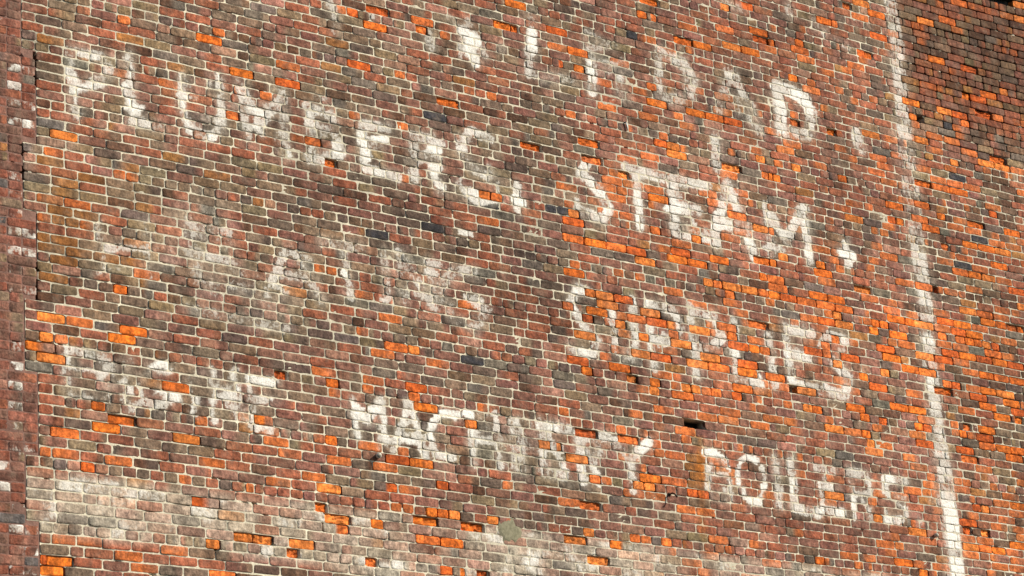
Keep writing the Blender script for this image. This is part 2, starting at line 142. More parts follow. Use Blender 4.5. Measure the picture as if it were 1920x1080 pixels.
0.896,-2.536,0.997,-2.493,0.022,0.876;1.038,-2.494,1.079,-2.525,0.024,0.876;0.911,-2.578,0.911,-2.578,0.02,0.302;1.086,-2.569,1.086,-2.569,0.01,0.58;0.843,-2.653,0.901,-2.653,0.02,0.34;
0.842,-2.704,0.874,-2.714,0.016,0.378;0.848,-2.769,0.947,-2.77,0.027,0.416;1.099,-2.692,1.107,-2.728,0.02,0.86;1.091,-2.682,1.158,-2.677,0.008,0.86;1.03,-2.767,1.03,-2.767,0.02,0.302;
0.929,-2.838,0.987,-2.838,0.027,0.378;1.028,-2.833,1.112,-2.836,0.027,0.227;1.248,-2.494,1.248,-2.494,0.016,0.378;1.255,-2.568,1.255,-2.568,0.024,0.151;
1.253,-2.627,1.253,-2.627,0.024,0.378;1.241,-2.71,1.241,-2.71,0.02,0.66;1.306,-2.56,1.309,-2.582,0.008,0.82;1.223,-2.764,1.341,-2.77,0.024,0.265;1.276,-2.69,1.276,-2.69,0.016,0.58;
1.389,-2.494,1.387,-2.68,0.022,0.82;1.389,-2.746,1.386,-2.813,0.016,0.66;1.377,-2.836,1.393,-2.856,0.012,0.378;1.437,-2.592,1.497,-2.598,0.012,0.82;1.435,-2.637,1.503,-2.657,0.016,0.58;
1.493,-2.71,1.587,-2.713,0.02,0.82;1.451,-2.664,1.607,-2.651,0.016,0.74;1.553,-2.478,1.567,-2.566,0.024,0.7;1.575,-2.588,1.581,-2.647,0.024,0.78;1.569,-2.73,1.594,-2.764,0.024,0.378;
1.465,-2.759,1.594,-2.756,0.024,0.189;1.549,-2.814,1.549,-2.814,0.02,0.265;1.708,-2.502,1.874,-2.509,0.029,0.9;1.673,-2.507,1.687,-2.58,0.025,0.378;1.686,-2.625,1.721,-2.613,0.012,0.58;
1.746,-2.639,1.859,-2.654,0.02,0.378;1.664,-2.717,1.679,-2.775,0.016,0.378;1.661,-2.8,1.686,-2.834,0.02,0.66;1.695,-2.825,1.764,-2.838,0.028,0.58;1.895,-2.829,1.895,-2.829,0.025,0.302;
2.001,-2.823,2.001,-2.823,0.025,0.227;2.116,-2.823,2.178,-2.83,0.025,0.227;2.535,-2.555,2.57,-2.597,0.026,0.82;2.549,-2.646,2.549,-2.646,0.021,0.58;2.537,-2.693,2.563,-2.72,0.021,0.58;
2.56,-2.766,2.56,-2.766,0.025,0.265;2.146,-2.744,2.199,-2.767,0.021,0.227;2.626,-2.501,2.793,-2.502,0.034,0.399;2.531,-2.56,2.575,-2.593,0.021,0.86;2.626,-2.586,2.626,-2.586,0.013,0.74;
2.686,-2.578,2.751,-2.577,0.026,0.82;2.536,-2.629,2.561,-2.671,0.021,0.58;2.541,-2.704,2.558,-2.725,0.021,0.525;2.547,-2.765,2.547,-2.765,0.025,0.367;2.673,-2.641,2.795,-2.618,0.026,0.21;
2.616,-2.672,2.616,-2.672,0.021,0.525;2.744,-2.693,2.744,-2.693,0.026,0.42;2.749,-2.77,2.744,-2.847,0.019,0.54;2.661,-2.689,2.661,-2.689,0.021,0.367;2.989,-2.499,3.036,-2.508,0.031,0.7;
2.953,-2.62,2.98,-2.64,0.026,0.54;3.038,-2.617,3.038,-2.617,0.022,0.42;2.922,-2.678,2.928,-2.732,0.026,0.367;2.869,-2.778,2.915,-2.787,0.026,0.525;2.945,-2.76,3.019,-2.766,0.022,0.86;
3.03,-2.75,3.103,-2.779,0.022,0.74;3.071,-2.698,3.071,-2.698,0.022,0.58;3.101,-2.81,3.136,-2.853,0.026,0.78;2.865,-2.847,2.865,-2.847,0.017,0.42;3.415,-2.545,3.33,-2.516,0.022,0.78;
3.33,-2.516,3.251,-2.55,0.022,0.78;3.251,-2.55,3.21,-2.602,0.022,0.78;3.199,-2.612,3.192,-2.729,0.018,0.86;3.199,-2.767,3.216,-2.796,0.018,0.525;3.254,-2.644,3.254,-2.644,0.009,0.42;
3.368,-2.793,3.368,-2.793,0.022,0.315;3.327,-2.837,3.327,-2.837,0.035,0.21;3.515,-2.5,3.572,-2.509,0.027,0.86;3.612,-2.503,3.719,-2.505,0.027,0.315;3.554,-2.629,3.537,-2.725,0.027,0.82;
3.623,-2.62,3.65,-2.649,0.018,0.58;3.656,-2.695,3.744,-2.7,0.027,0.315;3.703,-2.595,3.761,-2.603,0.036,0.367;3.717,-2.798,3.772,-2.839,0.027,0.367;3.602,-2.765,3.602,-2.765,0.022,0.21;
3.834,-2.592,4.184,-2.58,0.059,0.347;3.829,-2.656,4.129,-2.643,0.045,0.441;3.981,-2.494,3.979,-2.514,0.021,0.9;4.171,-2.502,4.179,-2.525,0.018,0.86;4.302,-2.502,4.343,-2.505,0.028,0.78;
4.363,-2.51,4.433,-2.518,0.019,0.525;4.041,-2.494,4.24,-2.517,0.027,0.42;3.956,-2.68,4.205,-2.69,0.027,0.42;3.768,-2.687,3.768,-2.687,0.027,0.42;4.292,-2.623,4.299,-2.663,0.018,0.74;
4.371,-2.646,4.371,-2.646,0.023,0.42;3.816,-2.831,3.874,-2.848,0.022,0.42;3.963,-2.838,3.963,-2.838,0.023,0.42;4.153,-2.84,4.153,-2.84,0.023,0.42;4.273,-2.842,4.395,-2.836,0.028,0.42;
3.737,-2.841,3.737,-2.841,0.022,0.42;4.26,-2.763,4.26,-2.763,0.023,0.315;4.583,-2.572,4.598,-2.635,0.028,0.54;4.585,-2.661,4.636,-2.663,0.019,0.66;4.566,-2.752,4.583,-2.798,0.023,0.7;
4.588,-2.854,4.588,-2.854,0.033,0.58;4.456,-2.845,4.45,-2.91,0.023,0.315;4.754,-2.511,4.814,-2.536,0.028,0.74;4.859,-2.506,4.92,-2.524,0.024,0.82;4.845,-2.549,4.94,-2.538,0.014,0.58;
5.241,-2.502,5.172,-2.551,0.034,0.9;5.158,-2.586,5.1,-2.634,0.029,0.7;5.056,-2.647,5.14,-2.653,0.024,0.42;5.05,-2.713,5.05,-2.713,0.029,0.525;5.032,-2.78,5.037,-2.845,0.029,0.473;
5.79,-2.517,5.902,-2.504,0.03,0.9;5.924,-2.51,6.008,-2.551,0.025,0.82;5.827,-2.579,5.791,-2.809,0.035,0.58;5.994,-2.577,6.034,-2.615,0.02,0.66;5.827,-2.68,6.018,-2.659,0.02,0.54;
6.025,-2.7,6.03,-2.75,0.025,0.58;5.959,-2.783,6.035,-2.8,0.025,0.525;5.819,-2.848,6.008,-2.845,0.035,0.54;5.931,-2.542,5.982,-2.587,0.025,0.66;6.155,-2.543,6.228,-2.501,0.025,0.78;
6.228,-2.501,6.34,-2.513,0.025,0.78;6.316,-2.516,6.316,-2.516,0.035,0.9;6.126,-2.596,6.112,-2.716,0.03,0.7;6.153,-2.754,6.167,-2.82,0.025,0.7;6.21,-2.841,6.322,-2.846,0.03,0.78;
6.378,-2.569,6.394,-2.626,0.03,0.7;6.394,-2.626,6.384,-2.712,0.03,0.7;6.371,-2.722,6.371,-2.722,0.03,0.86;6.353,-2.775,6.312,-2.839,0.025,0.66;6.535,-2.509,6.535,-2.509,0.031,0.525;
6.515,-2.57,6.547,-2.593,0.026,0.42;6.517,-2.647,6.504,-2.853,0.026,0.441;6.675,-2.493,6.688,-2.577,0.036,0.7;6.681,-2.629,6.68,-2.732,0.033,0.82;6.675,-2.767,6.683,-2.8,0.026,0.367;
6.748,-2.828,6.923,-2.828,0.031,0.473;6.863,-2.842,6.863,-2.842,0.021,0.66;6.643,-2.839,6.724,-2.839,0.026,0.315;6.966,-2.504,7.179,-2.498,0.037,0.54;7.039,-2.574,7.039,-2.574,0.031,0.525;
6.983,-2.64,7.17,-2.655,0.036,0.66;7.006,-2.646,6.992,-2.838,0.031,0.7;7.052,-2.832,7.217,-2.833,0.037,0.7;7.309,-2.51,7.431,-2.505,0.037,0.525;7.336,-2.576,7.336,-2.751,0.032,0.7;
7.346,-2.767,7.332,-2.865,0.026,0.7;7.322,-2.488,7.514,-2.494,0.037,0.525;7.521,-2.528,7.546,-2.613,0.032,0.66;7.382,-2.665,7.541,-2.649,0.027,0.62;7.447,-2.711,7.499,-2.776,0.027,0.58;
7.51,-2.783,7.512,-2.853,0.032,0.525;7.718,-2.516,7.805,-2.506,0.038,0.9;7.829,-2.512,7.966,-2.507,0.033,0.525;7.723,-2.568,7.716,-2.613,0.043,0.66;7.737,-2.637,7.737,-2.637,0.032,0.66;
7.811,-2.638,7.944,-2.651,0.022,0.58;7.828,-2.689,7.885,-2.719,0.022,0.42;7.932,-2.732,7.924,-2.786,0.027,0.66;7.869,-2.827,7.695,-2.844,0.033,0.7;7.693,-2.774,7.7,-2.808,0.022,0.525;
7.828,-2.858,7.828,-2.858,0.022,0.74;8.06,-2.79,8.06,-2.79,0.016,0.525;8.091,-2.832,8.091,-2.832,0.022,0.525;8.234,-2.63,8.321,-2.639,0.028,0.315;2.502,0.431,2.545,0.357,0.045,0.525;
2.53,0.291,2.526,0.217,0.04,0.473;2.867,0.417,2.867,0.417,0.029,0.525;3.385,0.391,3.378,0.282,0.035,0.525;3.688,0.477,3.823,0.43,0.048,0.82;3.823,0.43,3.755,0.351,0.054,0.82;
3.755,0.351,3.798,0.251,0.054,0.82;3.582,0.563,3.677,0.497,0.036,0.441;4.063,0.416,4.063,0.416,0.037,0.42;4.386,0.761,4.378,0.66,0.05,0.367;4.374,0.615,4.362,0.469,0.05,0.86;
4.315,0.448,4.306,0.248,0.037,0.66;4.32,0.261,4.583,0.293,0.037,0.399;4.583,0.293,4.765,0.275,0.037,0.399;4.727,0.29,4.727,0.29,0.038,0.58;4.924,0.723,5.108,0.673,0.038,0.525;
4.957,0.64,4.985,0.5,0.045,0.42;4.954,0.46,4.935,0.243,0.054,0.82;4.958,0.494,5.202,0.512,0.032,0.62;5.222,0.437,5.209,0.299,0.032,0.66;5.302,0.273,5.302,0.273,0.039,0.42;
5.81,0.664,5.934,0.632,0.033,0.473;5.934,0.632,5.936,0.517,0.033,0.473;5.918,0.479,5.979,0.387,0.04,0.473;5.666,0.347,5.76,0.308,0.039,0.42;6.371,0.713,6.486,0.703,0.034,0.58;
6.456,0.696,6.475,0.606,0.034,0.42;6.502,0.588,6.583,0.535,0.041,0.42;6.489,0.468,6.634,0.463,0.041,0.62;6.479,0.384,6.479,0.384,0.034,0.525;6.606,0.352,6.682,0.25,0.048,0.58;
6.412,1.334,6.643,1.304,0.034,0.315;6.895,0.683,7.001,0.693,0.042,0.66;6.934,0.631,6.962,0.494,0.056,0.74;6.962,0.494,6.941,0.324,0.056,0.74;7.03,0.687,7.176,0.658,0.056,0.74;
7.176,0.658,7.272,0.582,0.056,0.74;7.272,0.582,7.288,0.465,0.056,0.74;7.288,0.465,7.242,0.337,0.056,0.74;6.969,0.306,7.24,0.324,0.042,0.54;7.789,0.433,7.795,0.362,0.043,0.58;
7.165,1.424,7.165,1.424,0.057,0.42;7.437,1.401,7.445,1.343,0.043,0.42;7.548,1.305,7.548,1.305,0.043,0.525;7.665,1.259,7.819,1.244,0.036,0.473;0.337,-0.392,0.385,-0.864,0.036,0.596;
0.365,-0.387,0.59,-0.38,0.036,0.596;0.59,-0.38,0.659,-0.474,0.036,0.596;0.659,-0.474,0.586,-0.583,0.036,0.596;0.586,-0.583,0.417,-0.631,0.036,0.596;0.796,-0.351,0.837,-0.803,0.037,0.596;
0.837,-0.803,1.037,-0.818,0.037,0.596;1.224,-0.399,1.217,-0.647,0.038,0.596;1.217,-0.647,1.271,-0.786,0.038,0.596;1.271,-0.786,1.447,-0.806,0.038,0.596;
1.447,-0.806,1.54,-0.693,0.038,0.596;1.54,-0.693,1.529,-0.336,0.038,0.596;1.688,-0.359,1.749,-0.735,0.039,0.596;1.702,-0.37,1.859,-0.631,0.039,0.596;1.859,-0.631,2.037,-0.401,0.039,0.596;
2.055,-0.355,2.064,-0.84,0.039,0.596;2.254,-0.414,2.297,-0.824,0.04,0.596;2.285,-0.421,2.472,-0.455,0.04,0.596;2.472,-0.455,2.498,-0.563,0.04,0.596;2.498,-0.563,2.322,-0.625,0.04,0.596;
2.497,-0.591,2.538,-0.71,0.04,0.596;2.538,-0.71,2.297,-0.824,0.04,0.596;2.727,-0.462,2.74,-0.798,0.041,0.596;2.727,-0.462,2.954,-0.447,0.041,0.596;2.751,-0.599,2.913,-0.583,0.04,0.596;
2.756,-0.795,3.029,-0.816,0.04,0.596;3.182,-0.461,3.177,-0.803,0.041,0.596;3.182,-0.461,3.348,-0.458,0.041,0.596;3.348,-0.458,3.393,-0.536,0.041,0.596;
3.393,-0.536,3.203,-0.657,0.041,0.596;3.305,-0.609,3.406,-0.848,0.041,0.596;3.897,-0.354,3.727,-0.328,0.043,0.596;3.727,-0.328,3.599,-0.468,0.043,0.596;
3.599,-0.468,3.706,-0.622,0.043,0.596;3.706,-0.622,3.907,-0.672,0.043,0.596;3.907,-0.672,3.931,-0.812,0.043,0.596;3.931,-0.812,3.739,-0.874,0.043,0.596;
3.739,-0.874,3.577,-0.789,0.043,0.596;4.13,-0.691,4.116,-0.866,0.043,0.596;4.378,0.699,4.325,0.263,0.045,0.511;4.325,0.263,4.647,0.263,0.045,0.511;4.919,0.663,4.943,0.237,0.046,0.511;
5.261,0.55,5.234,0.259,0.047,0.511;4.897,0.412,5.293,0.495,0.046,0.511;4.935,0.636,5.197,0.661,0.046,0.511;5.657,0.729,5.923,0.691,0.048,0.511;5.923,0.691,6.025,0.554,0.048,0.511;
6.025,0.554,5.929,0.375,0.048,0.511;5.929,0.375,5.654,0.319,0.048,0.511;5.657,0.729,5.626,0.345,0.048,0.511;6.439,0.737,6.257,0.346,0.049,0.511;6.439,0.737,6.703,0.243,0.049,0.511;
6.328,0.457,6.569,0.474,0.049,0.511;6.92,0.709,6.91,0.284,0.05,0.511;6.92,0.709,7.246,0.679,0.05,0.511;7.246,0.679,7.332,0.532,0.05,0.511;7.332,0.532,7.242,0.317,0.05,0.511;
7.242,0.317,6.91,0.284,0.05,0.511;7.807,0.462,7.85,0.304,0.052,0.511;6.192,0.111,6.18,-0.173,0.048,0.511;3.753,0.562,3.665,0.275,0.043,0.511;3.753,0.562,3.892,0.323,0.043,0.511;
3.37,0.434,3.393,0.277,0.043,0.511;4.846,-0.358,4.765,-0.462,0.045,0.62;4.765,-0.462,4.932,-0.611,0.045,0.62;4.932,-0.611,5.032,-0.712,0.045,0.62;5.032,-0.712,4.95,-0.814,0.045,0.62;
4.95,-0.814,4.702,-0.769,0.045,0.62;5.214,-0.335,5.622,-0.368,0.045,0.62;5.32,-0.392,5.316,-0.812,0.045,0.62;5.68,-0.357,5.674,-0.782,0.046,0.62;5.68,-0.357,6.084,-0.346,0.046,0.62;
5.693,-0.598,5.944,-0.57,0.046,0.62;5.674,-0.782,6.036,-0.783,0.046,0.62;6.286,-0.279,6.071,-0.807,0.048,0.62;6.286,-0.279,6.494,-0.86,0.048,0.62;6.128,-0.646,6.403,-0.63,0.047,0.62;
6.688,-0.395,6.699,-0.796,0.048,0.62;6.688,-0.395,6.874,-0.675,0.048,0.62;6.874,-0.675,7.076,-0.358,0.048,0.62;7.096,-0.355,7.123,-0.79,0.049,0.62;7.539,-0.596,7.56,-0.751,0.05,0.62;
0.538,-1.597,0.573,-1.924,0.035,0.483;0.904,-1.521,0.937,-1.891,0.036,0.483;0.548,-1.775,0.928,-1.699,0.035,0.483;1.25,-1.448,1.294,-1.885,0.037,0.483;
1.249,-1.474,1.57,-1.498,0.037,0.483;1.272,-1.68,1.622,-1.701,0.037,0.483;1.295,-1.859,1.734,-1.866,0.036,0.483;2.05,-1.497,1.853,-1.874,0.038,0.483;2.05,-1.497,2.308,-1.855,0.038,0.483;
1.949,-1.726,2.223,-1.709,0.038,0.483;2.33,-1.423,2.674,-1.419,0.039,0.483;2.517,-1.418,2.559,-1.789,0.039,0.483;2.865,-1.415,2.878,-1.739,0.04,0.483;2.994,-1.394,3.037,-1.741,0.04,0.483;
3.025,-1.416,3.264,-1.733,0.04,0.483;3.27,-1.404,3.295,-1.756,0.04,0.483;3.683,-1.421,3.48,-1.453,0.041,0.483;3.48,-1.453,3.338,-1.613,0.041,0.483;3.338,-1.613,3.455,-1.813,0.041,0.483;
3.455,-1.813,3.65,-1.866,0.041,0.483;3.65,-1.866,3.762,-1.713,0.041,0.483;3.762,-1.713,3.633,-1.65,0.041,0.483;1.23,-2.075,2.022,-2.109,0.036,0.426;0.271,-2.491,0.294,-2.778,0.027,0.62;
0.25,-2.494,0.602,-2.514,0.027,0.62;0.288,-2.634,0.463,-2.623,0.027,0.62;0.294,-2.778,0.487,-2.789,0.027,0.62;0.533,-2.516,0.582,-2.813,0.028,0.62;0.56,-2.524,0.76,-2.815,0.028,0.62;
0.744,-2.548,0.773,-2.825,0.028,0.62;1.074,-2.527,0.934,-2.522,0.028,0.62;0.934,-2.522,0.833,-2.659,0.028,0.62;0.833,-2.659,0.871,-2.776,0.028,0.62;0.871,-2.776,0.982,-2.786,0.028,0.62;
0.982,-2.786,1.083,-2.712,0.028,0.62;1.083,-2.712,0.985,-2.688,0.028,0.62;1.244,-2.528,1.252,-2.801,0.029,0.62;1.389,-2.483,1.405,-2.83,0.029,0.62;1.403,-2.506,1.58,-2.783,0.029,0.62;
1.578,-2.456,1.609,-2.779,0.029,0.62;1.679,-2.493,1.729,-2.839,0.029,0.62;1.679,-2.505,1.916,-2.485,0.029,0.62;1.702,-2.641,1.88,-2.63,0.029,0.62;1.724,-2.827,1.841,-2.837,0.029,0.62;
2.535,-2.528,2.566,-2.795,0.03,0.62;2.549,-2.552,2.65,-2.668,0.03,0.62;2.65,-2.668,2.785,-2.495,0.03,0.62;2.785,-2.495,2.798,-2.805,0.031,0.62;3.022,-2.489,2.858,-2.849,0.031,0.62;
3.022,-2.489,3.156,-2.878,0.031,0.62;2.912,-2.738,3.135,-2.723,0.031,0.62;3.455,-2.516,3.275,-2.535,0.032,0.62;3.275,-2.535,3.186,-2.678,0.032,0.62;3.186,-2.678,3.223,-2.83,0.032,0.62;
3.223,-2.83,3.384,-2.837,0.032,0.62;3.554,-2.498,3.57,-2.867,0.032,0.62;3.574,-2.682,3.789,-2.668,0.032,0.62;3.788,-2.468,3.808,-2.853,0.032,0.62;4.003,-2.494,4.015,-2.855,0.033,0.62;
4.209,-2.468,4.217,-2.859,0.033,0.62;4.223,-2.494,4.405,-2.81,0.033,0.62;3.938,-2.508,3.942,-2.842,0.04,0.62;4.206,-2.474,4.212,-2.848,0.041,0.62;4.204,-2.5,4.458,-2.493,0.041,0.62;
4.207,-2.649,4.38,-2.653,0.041,0.62;4.206,-2.848,4.394,-2.857,0.04,0.62;4.534,-2.534,4.568,-2.87,0.041,0.62;4.534,-2.534,4.728,-2.536,0.041,0.62;4.728,-2.536,4.751,-2.635,0.041,0.62;
4.751,-2.635,4.569,-2.681,0.041,0.62;4.667,-2.67,4.713,-2.866,0.041,0.62;4.812,-2.501,5.028,-2.64,0.042,0.62;5.241,-2.501,5.027,-2.653,0.043,0.62;5.043,-2.651,5.044,-2.881,0.042,0.62;
4.782,-1.422,4.652,-1.402,0.043,0.62;4.652,-1.402,4.559,-1.534,0.043,0.62;4.559,-1.534,4.691,-1.697,0.043,0.62;4.691,-1.697,4.797,-1.785,0.043,0.62;4.797,-1.785,4.738,-1.897,0.043,0.62;
4.738,-1.897,4.545,-1.872,0.043,0.62;4.961,-1.448,4.976,-1.812,0.043,0.62;4.976,-1.812,5.07,-1.877,0.043,0.62;5.07,-1.877,5.176,-1.81,0.043,0.62;5.176,-1.81,5.182,-1.415,0.043,0.62;
5.334,-1.419,5.351,-1.917,0.044,0.62;5.334,-1.419,5.589,-1.435,0.044,0.62;5.589,-1.435,5.662,-1.558,0.044,0.62;5.662,-1.558,5.528,-1.683,0.044,0.62;5.528,-1.683,5.336,-1.736,0.044,0.62;
5.768,-1.381,5.779,-1.913,0.045,0.62;5.765,-1.409,6.008,-1.427,0.045,0.62;6.008,-1.427,6.079,-1.579,0.045,0.62;6.079,-1.579,5.943,-1.692,0.045,0.62;5.943,-1.692,5.785,-1.7,0.045,0.62;
6.217,-1.452,6.199,-1.912,0.046,0.62;6.199,-1.912,6.449,-1.911,0.046,0.62;6.57,-1.511,6.596,-1.887,0.046,0.62;6.766,-1.401,6.799,-1.861,0.047,0.62;6.764,-1.415,7.06,-1.414,0.047,0.62;
6.775,-1.619,6.996,-1.617,0.047,0.62;6.799,-1.861,7.075,-1.867,0.046,0.62;7.436,-1.417,7.249,-1.402,0.048,0.62;7.249,-1.402,7.14,-1.514,0.048,0.62;7.14,-1.514,7.293,-1.632,0.048,0.62;
7.293,-1.632,7.431,-1.724,0.048,0.62;7.431,-1.724,7.374,-1.87,0.048,0.62;7.374,-1.87,7.149,-1.871,0.048,0.62;6.522,-2.484,6.547,-2.853,0.045,0.62;6.701,-2.491,6.691,-2.852,0.046,0.62;
6.691,-2.852,6.942,-2.872,0.046,0.62;1.374,-1.515,1.426,-1.831,0.174,0.3;1.136,-1.689,1.941,-1.901,0.121,0.22;8.406,1.8,8.446,1.22,0.078,0.42;8.441,1.12,8.415,0.52,0.078,0.42;
8.412,0.421,8.393,-0.167,0.077,0.42;8.39,-0.263,8.378,-0.832,0.075,0.42;8.377,-0.925,8.371,-1.473,0.074,0.42;8.371,-1.563,8.372,-2.097,0.072,0.42;8.373,-2.185,8.38,-2.712,0.071,0.42;
8.382,-2.8,8.395,-3.336,0.071,0.42;8.393,1.797,8.419,1.313,0.079,0.484;8.419,1.313,8.389,0.564,0.085,0.572;8.388,0.466,8.386,0.05,0.095,0.44;8.382,0.025,8.39,-0.359,0.067,0.22;
8.39,-0.359,8.423,-0.825,0.093,0.528;8.423,-0.825,8.419,-1.103,0.081,0.616;8.403,-1.206,8.404,-1.242,0.069,0.44;8.41,-1.287,8.418,-1.395,0.069,0.748;8.388,-1.471,8.419,-1.512,0.069,0.352;
8.413,-1.594,8.404,-1.934,0.074,0.616;8.405,-1.969,8.404,-2.058,0.052,0.704;8.404,-2.058,8.423,-2.333,0.089,0.572;8.426,-2.355,8.44,-2.662,0.088,0.66;8.447,-2.697,8.456,-3.285,0.078,0.854;
8.491,0.338,8.473,-1.323,0.014,0.44;8.473,-1.323,8.476,-3.238,0.016,0.44""".replace('\n', '').split(';')])  # brush strokes u,z,u,z,radius,cover

def project(u, y, z):                        # only used to rank the bricks by the size they show
    d = np.stack([u-CX, y-CY, z-CZ], -1)
    q = d@np.array(fwd)
    return 960+F*(d@np.array(rv))/q, 540-F*(d@np.array(uv))/q

def paint_at(u, z):
    m = np.zeros(len(u)); film = np.zeros(len(u))
    for s in range(0, len(u), 20000):
        U = u[s:s+20000, None]; Z = z[s:s+20000, None]
        a = PAINT[None, :, 0]; b = PAINT[None, :, 1]; dx = PAINT[None, :, 2]-a; dz = PAINT[None, :, 3]-b
        t = np.clip(((U-a)*dx+(Z-b)*dz)/(dx*dx+dz*dz+1e-9), 0, 1)
        d = np.hypot(U-a-t*dx, Z-b-t*dz)/PAINT[None, :, 4]
        k = np.clip((1.34-d)/.5, 0, 1); k = k*k*(3-2*k)
        k2 = np.clip((2.0-d)/1.1, 0, 1); film[s:s+20000] = (k2*np.sqrt(PAINT[None, :, 5])).max(1)
        m[s:s+20000] = (k*PAINT[None, :, 5]).max(1)
    return m, film

def fbm(u, z, sc, seed):
    out = np.empty(len(u))
    for i in range(len(u)):
        out[i] = mnoise.fractal(Vector((u[i]*sc+seed, seed*1.7, z[i]*sc)), 1.0, 2.0, 3)
    return out

def srgb(r, g, b, k=1.):
    f = lambda v: v/255/12.92 if v <= 10 else ((v/255+.055)/1.055)**2.4
    return np.array([f(r), f(g), f(b)])*k
K = np.array([1/1.62, 1/1.56, 1/1.47])                                    # display value to surface colour

# ------------------------------------------------------------------ materials
def node(nt, t, **kw):
    n = nt.nodes.new(t)
    for k, v in kw.items():
        if k.startswith('i_'): n.inputs[int(k[2:])].default_value = v
        else: setattr(n, k, v)
    return n
def mathn(nt, op, a, b=None, c=None, clamp=False):
    n = nt.nodes.new('ShaderNodeMath'); n.operation = op; n.use_clamp = clamp
    for i, v in enumerate((a, b, c)):
        if v is None: continue
        if isinstance(v, (int, float)): n.inputs[i].default_value = v
        else: nt.links.new(v, n.inputs[i])
    return n.outputs[0]
def mixc(nt, f, a, b, mode='MIX'):
    n = nt.nodes.new('ShaderNodeMix'); n.data_type = 'RGBA'; n.blend_type = mode
    for i, v in ((0, f), (6, a), (7, b)):
        if isinstance(v, (int, float)): n.inputs[i].default_value = v
        elif isinstance(v, tuple): n.inputs[i].default_value = v
        else: nt.links.new(v, n.inputs[i])
    return n.outputs[2]
def noisen(nt, pos, sc, detail=4, rough=.55, stretch=None):
    if stretch:
        m = nt.nodes.new('ShaderNodeVectorMath'); m.operation = 'MULTIPLY'; m.inputs[1].default_value = stretch
        nt.links.new(pos, m.inputs[0]); pos = m.outputs[0]
    n = nt.nodes.new('ShaderNodeTexNoise'); n.inputs['Scale'].default_value = sc
    n.inputs['Detail'].default_value = detail; n.inputs['Roughness'].default_value = rough
    nt.links.new(pos, n.inputs['Vector']); return n.outputs['Fac']
def ramp(nt, v, lo, hi, a=0., b=1.):
    n = nt.nodes.new('ShaderNodeMapRange'); n.interpolation_type = 'SMOOTHSTEP'
    n.inputs[1].default_value = lo; n.inputs[2].default_value = hi; n.inputs[3].default_value = a; n.inputs[4].default_value = b
    nt.links.new(v, n.inputs[0]); return n.outputs[0]
def new_mat(name):
    m = bpy.data.materials.new(name); m.use_nodes = True
    b = m.node_tree.nodes['Principled BSDF']; b.inputs['Roughness'].default_value = .92
    b.inputs['Specular IOR Level'].default_value = .15
    g = m.node_tree.nodes.new('ShaderNodeNewGeometry')
    return m, m.node_tree, b, g.outputs['Position']

def brick_material():
    m, nt, b, pos = new_mat('old_brick')
    col = node(nt, 'ShaderNodeAttribute', attribute_name='Col').outputs['Color']
    pm = node(nt, 'ShaderNodeAttribute', attribute_name='cover').outputs['Fac']
    coarse = noisen(nt, pos, 13, 5, .6)
    streak = noisen(nt, pos, 1, 4, .6, (46, 46, 9))
    fine = noisen(nt, pos, 70, 5, .7)
    v = mathn(nt, 'MULTIPLY', ramp(nt, coarse, .25, .75, .55, 1.42), ramp(nt, streak, .25, .75, .8, 1.2))
    v = mathn(nt, 'MULTIPLY', v, mathn(nt, 'MULTIPLY', ramp(nt, fine, .25, .75, .68, 1.32), ramp(nt, noisen(nt, pos, 29, 3, .55), .28, .72, .7, 1.3)))
    vv = nt.nodes.new('ShaderNodeCombineXYZ')
    for i in range(3): nt.links.new(v, vv.inputs[i])
    c = mixc(nt, 1., col, vv.outputs[0], 'MULTIPLY')
    spot = ramp(nt, noisen(nt, pos, 38, 3, .5), .64, .74, 0, .6)          # soot specks
    spot = mathn(nt, 'MULTIPLY', spot, ramp(nt, pm, -.6, -.1, .45, 1))
    c = mixc(nt, spot, c, (.035, .028, .024, 1))
    bloom = ramp(nt, noisen(nt, pos, 7.5, 6, .7), .46, .76, 0, .4)       # lime bloom
    bloom = mathn(nt, 'MULTIPLY', bloom, ramp(nt, pm, -.6, -.1, .12, 1))
    c = mixc(nt, bloom, c, (.29, .215, .155, 1))
    n5 = mathn(nt, 'ADD', mathn(nt, 'MULTIPLY', noisen(nt, pos, 40, 5, .7), .62), mathn(nt, 'MULTIPLY', noisen(nt, pos, 11, 3, .5), .38))
    n5 = mathn(nt, 'ADD', mathn(nt, 'MULTIPLY', n5, .8), mathn(nt, 'MULTIPLY', streak, .2))
    cov = mathn(nt, 'ADD', pm, mathn(nt, 'MULTIPLY', mathn(nt, 'SUBTRACT', n5, .5), 2.7))
    cov = mathn(nt, 'MULTIPLY', ramp(nt, cov, .36, .54), ramp(nt, pm, .02, .2))
    cov = mathn(nt, 'MULTIPLY', cov, mathn(nt, 'MULTIPLY', ramp(nt, pm, .12, .95, .42, .97), ramp(nt, fine, .3, .6, .72, 1)))
    pc = mixc(nt, ramp(nt, mathn(nt, 'ADD', pm, mathn(nt, 'SUBTRACT', fine, .5)), .25, .95), (.47, .435, .37, 1), (.78, .755, .69, 1))
    c = mixc(nt, cov, c, pc)
    nt.links.new(c, b.inputs['Base Color'])
    bp = nt.nodes.new('ShaderNodeBump'); bp.inputs['Strength'].default_value = .8; bp.inputs['Distance'].default_value = .006
    h = mathn(nt, 'ADD', fine, mathn(nt, 'MULTIPLY', noisen(nt, pos, 24, 3, .5), 1.4))
    nt.links.new(h, bp.inputs['Height']); nt.links.new(bp.outputs[0], b.inputs['Normal'])
    return m
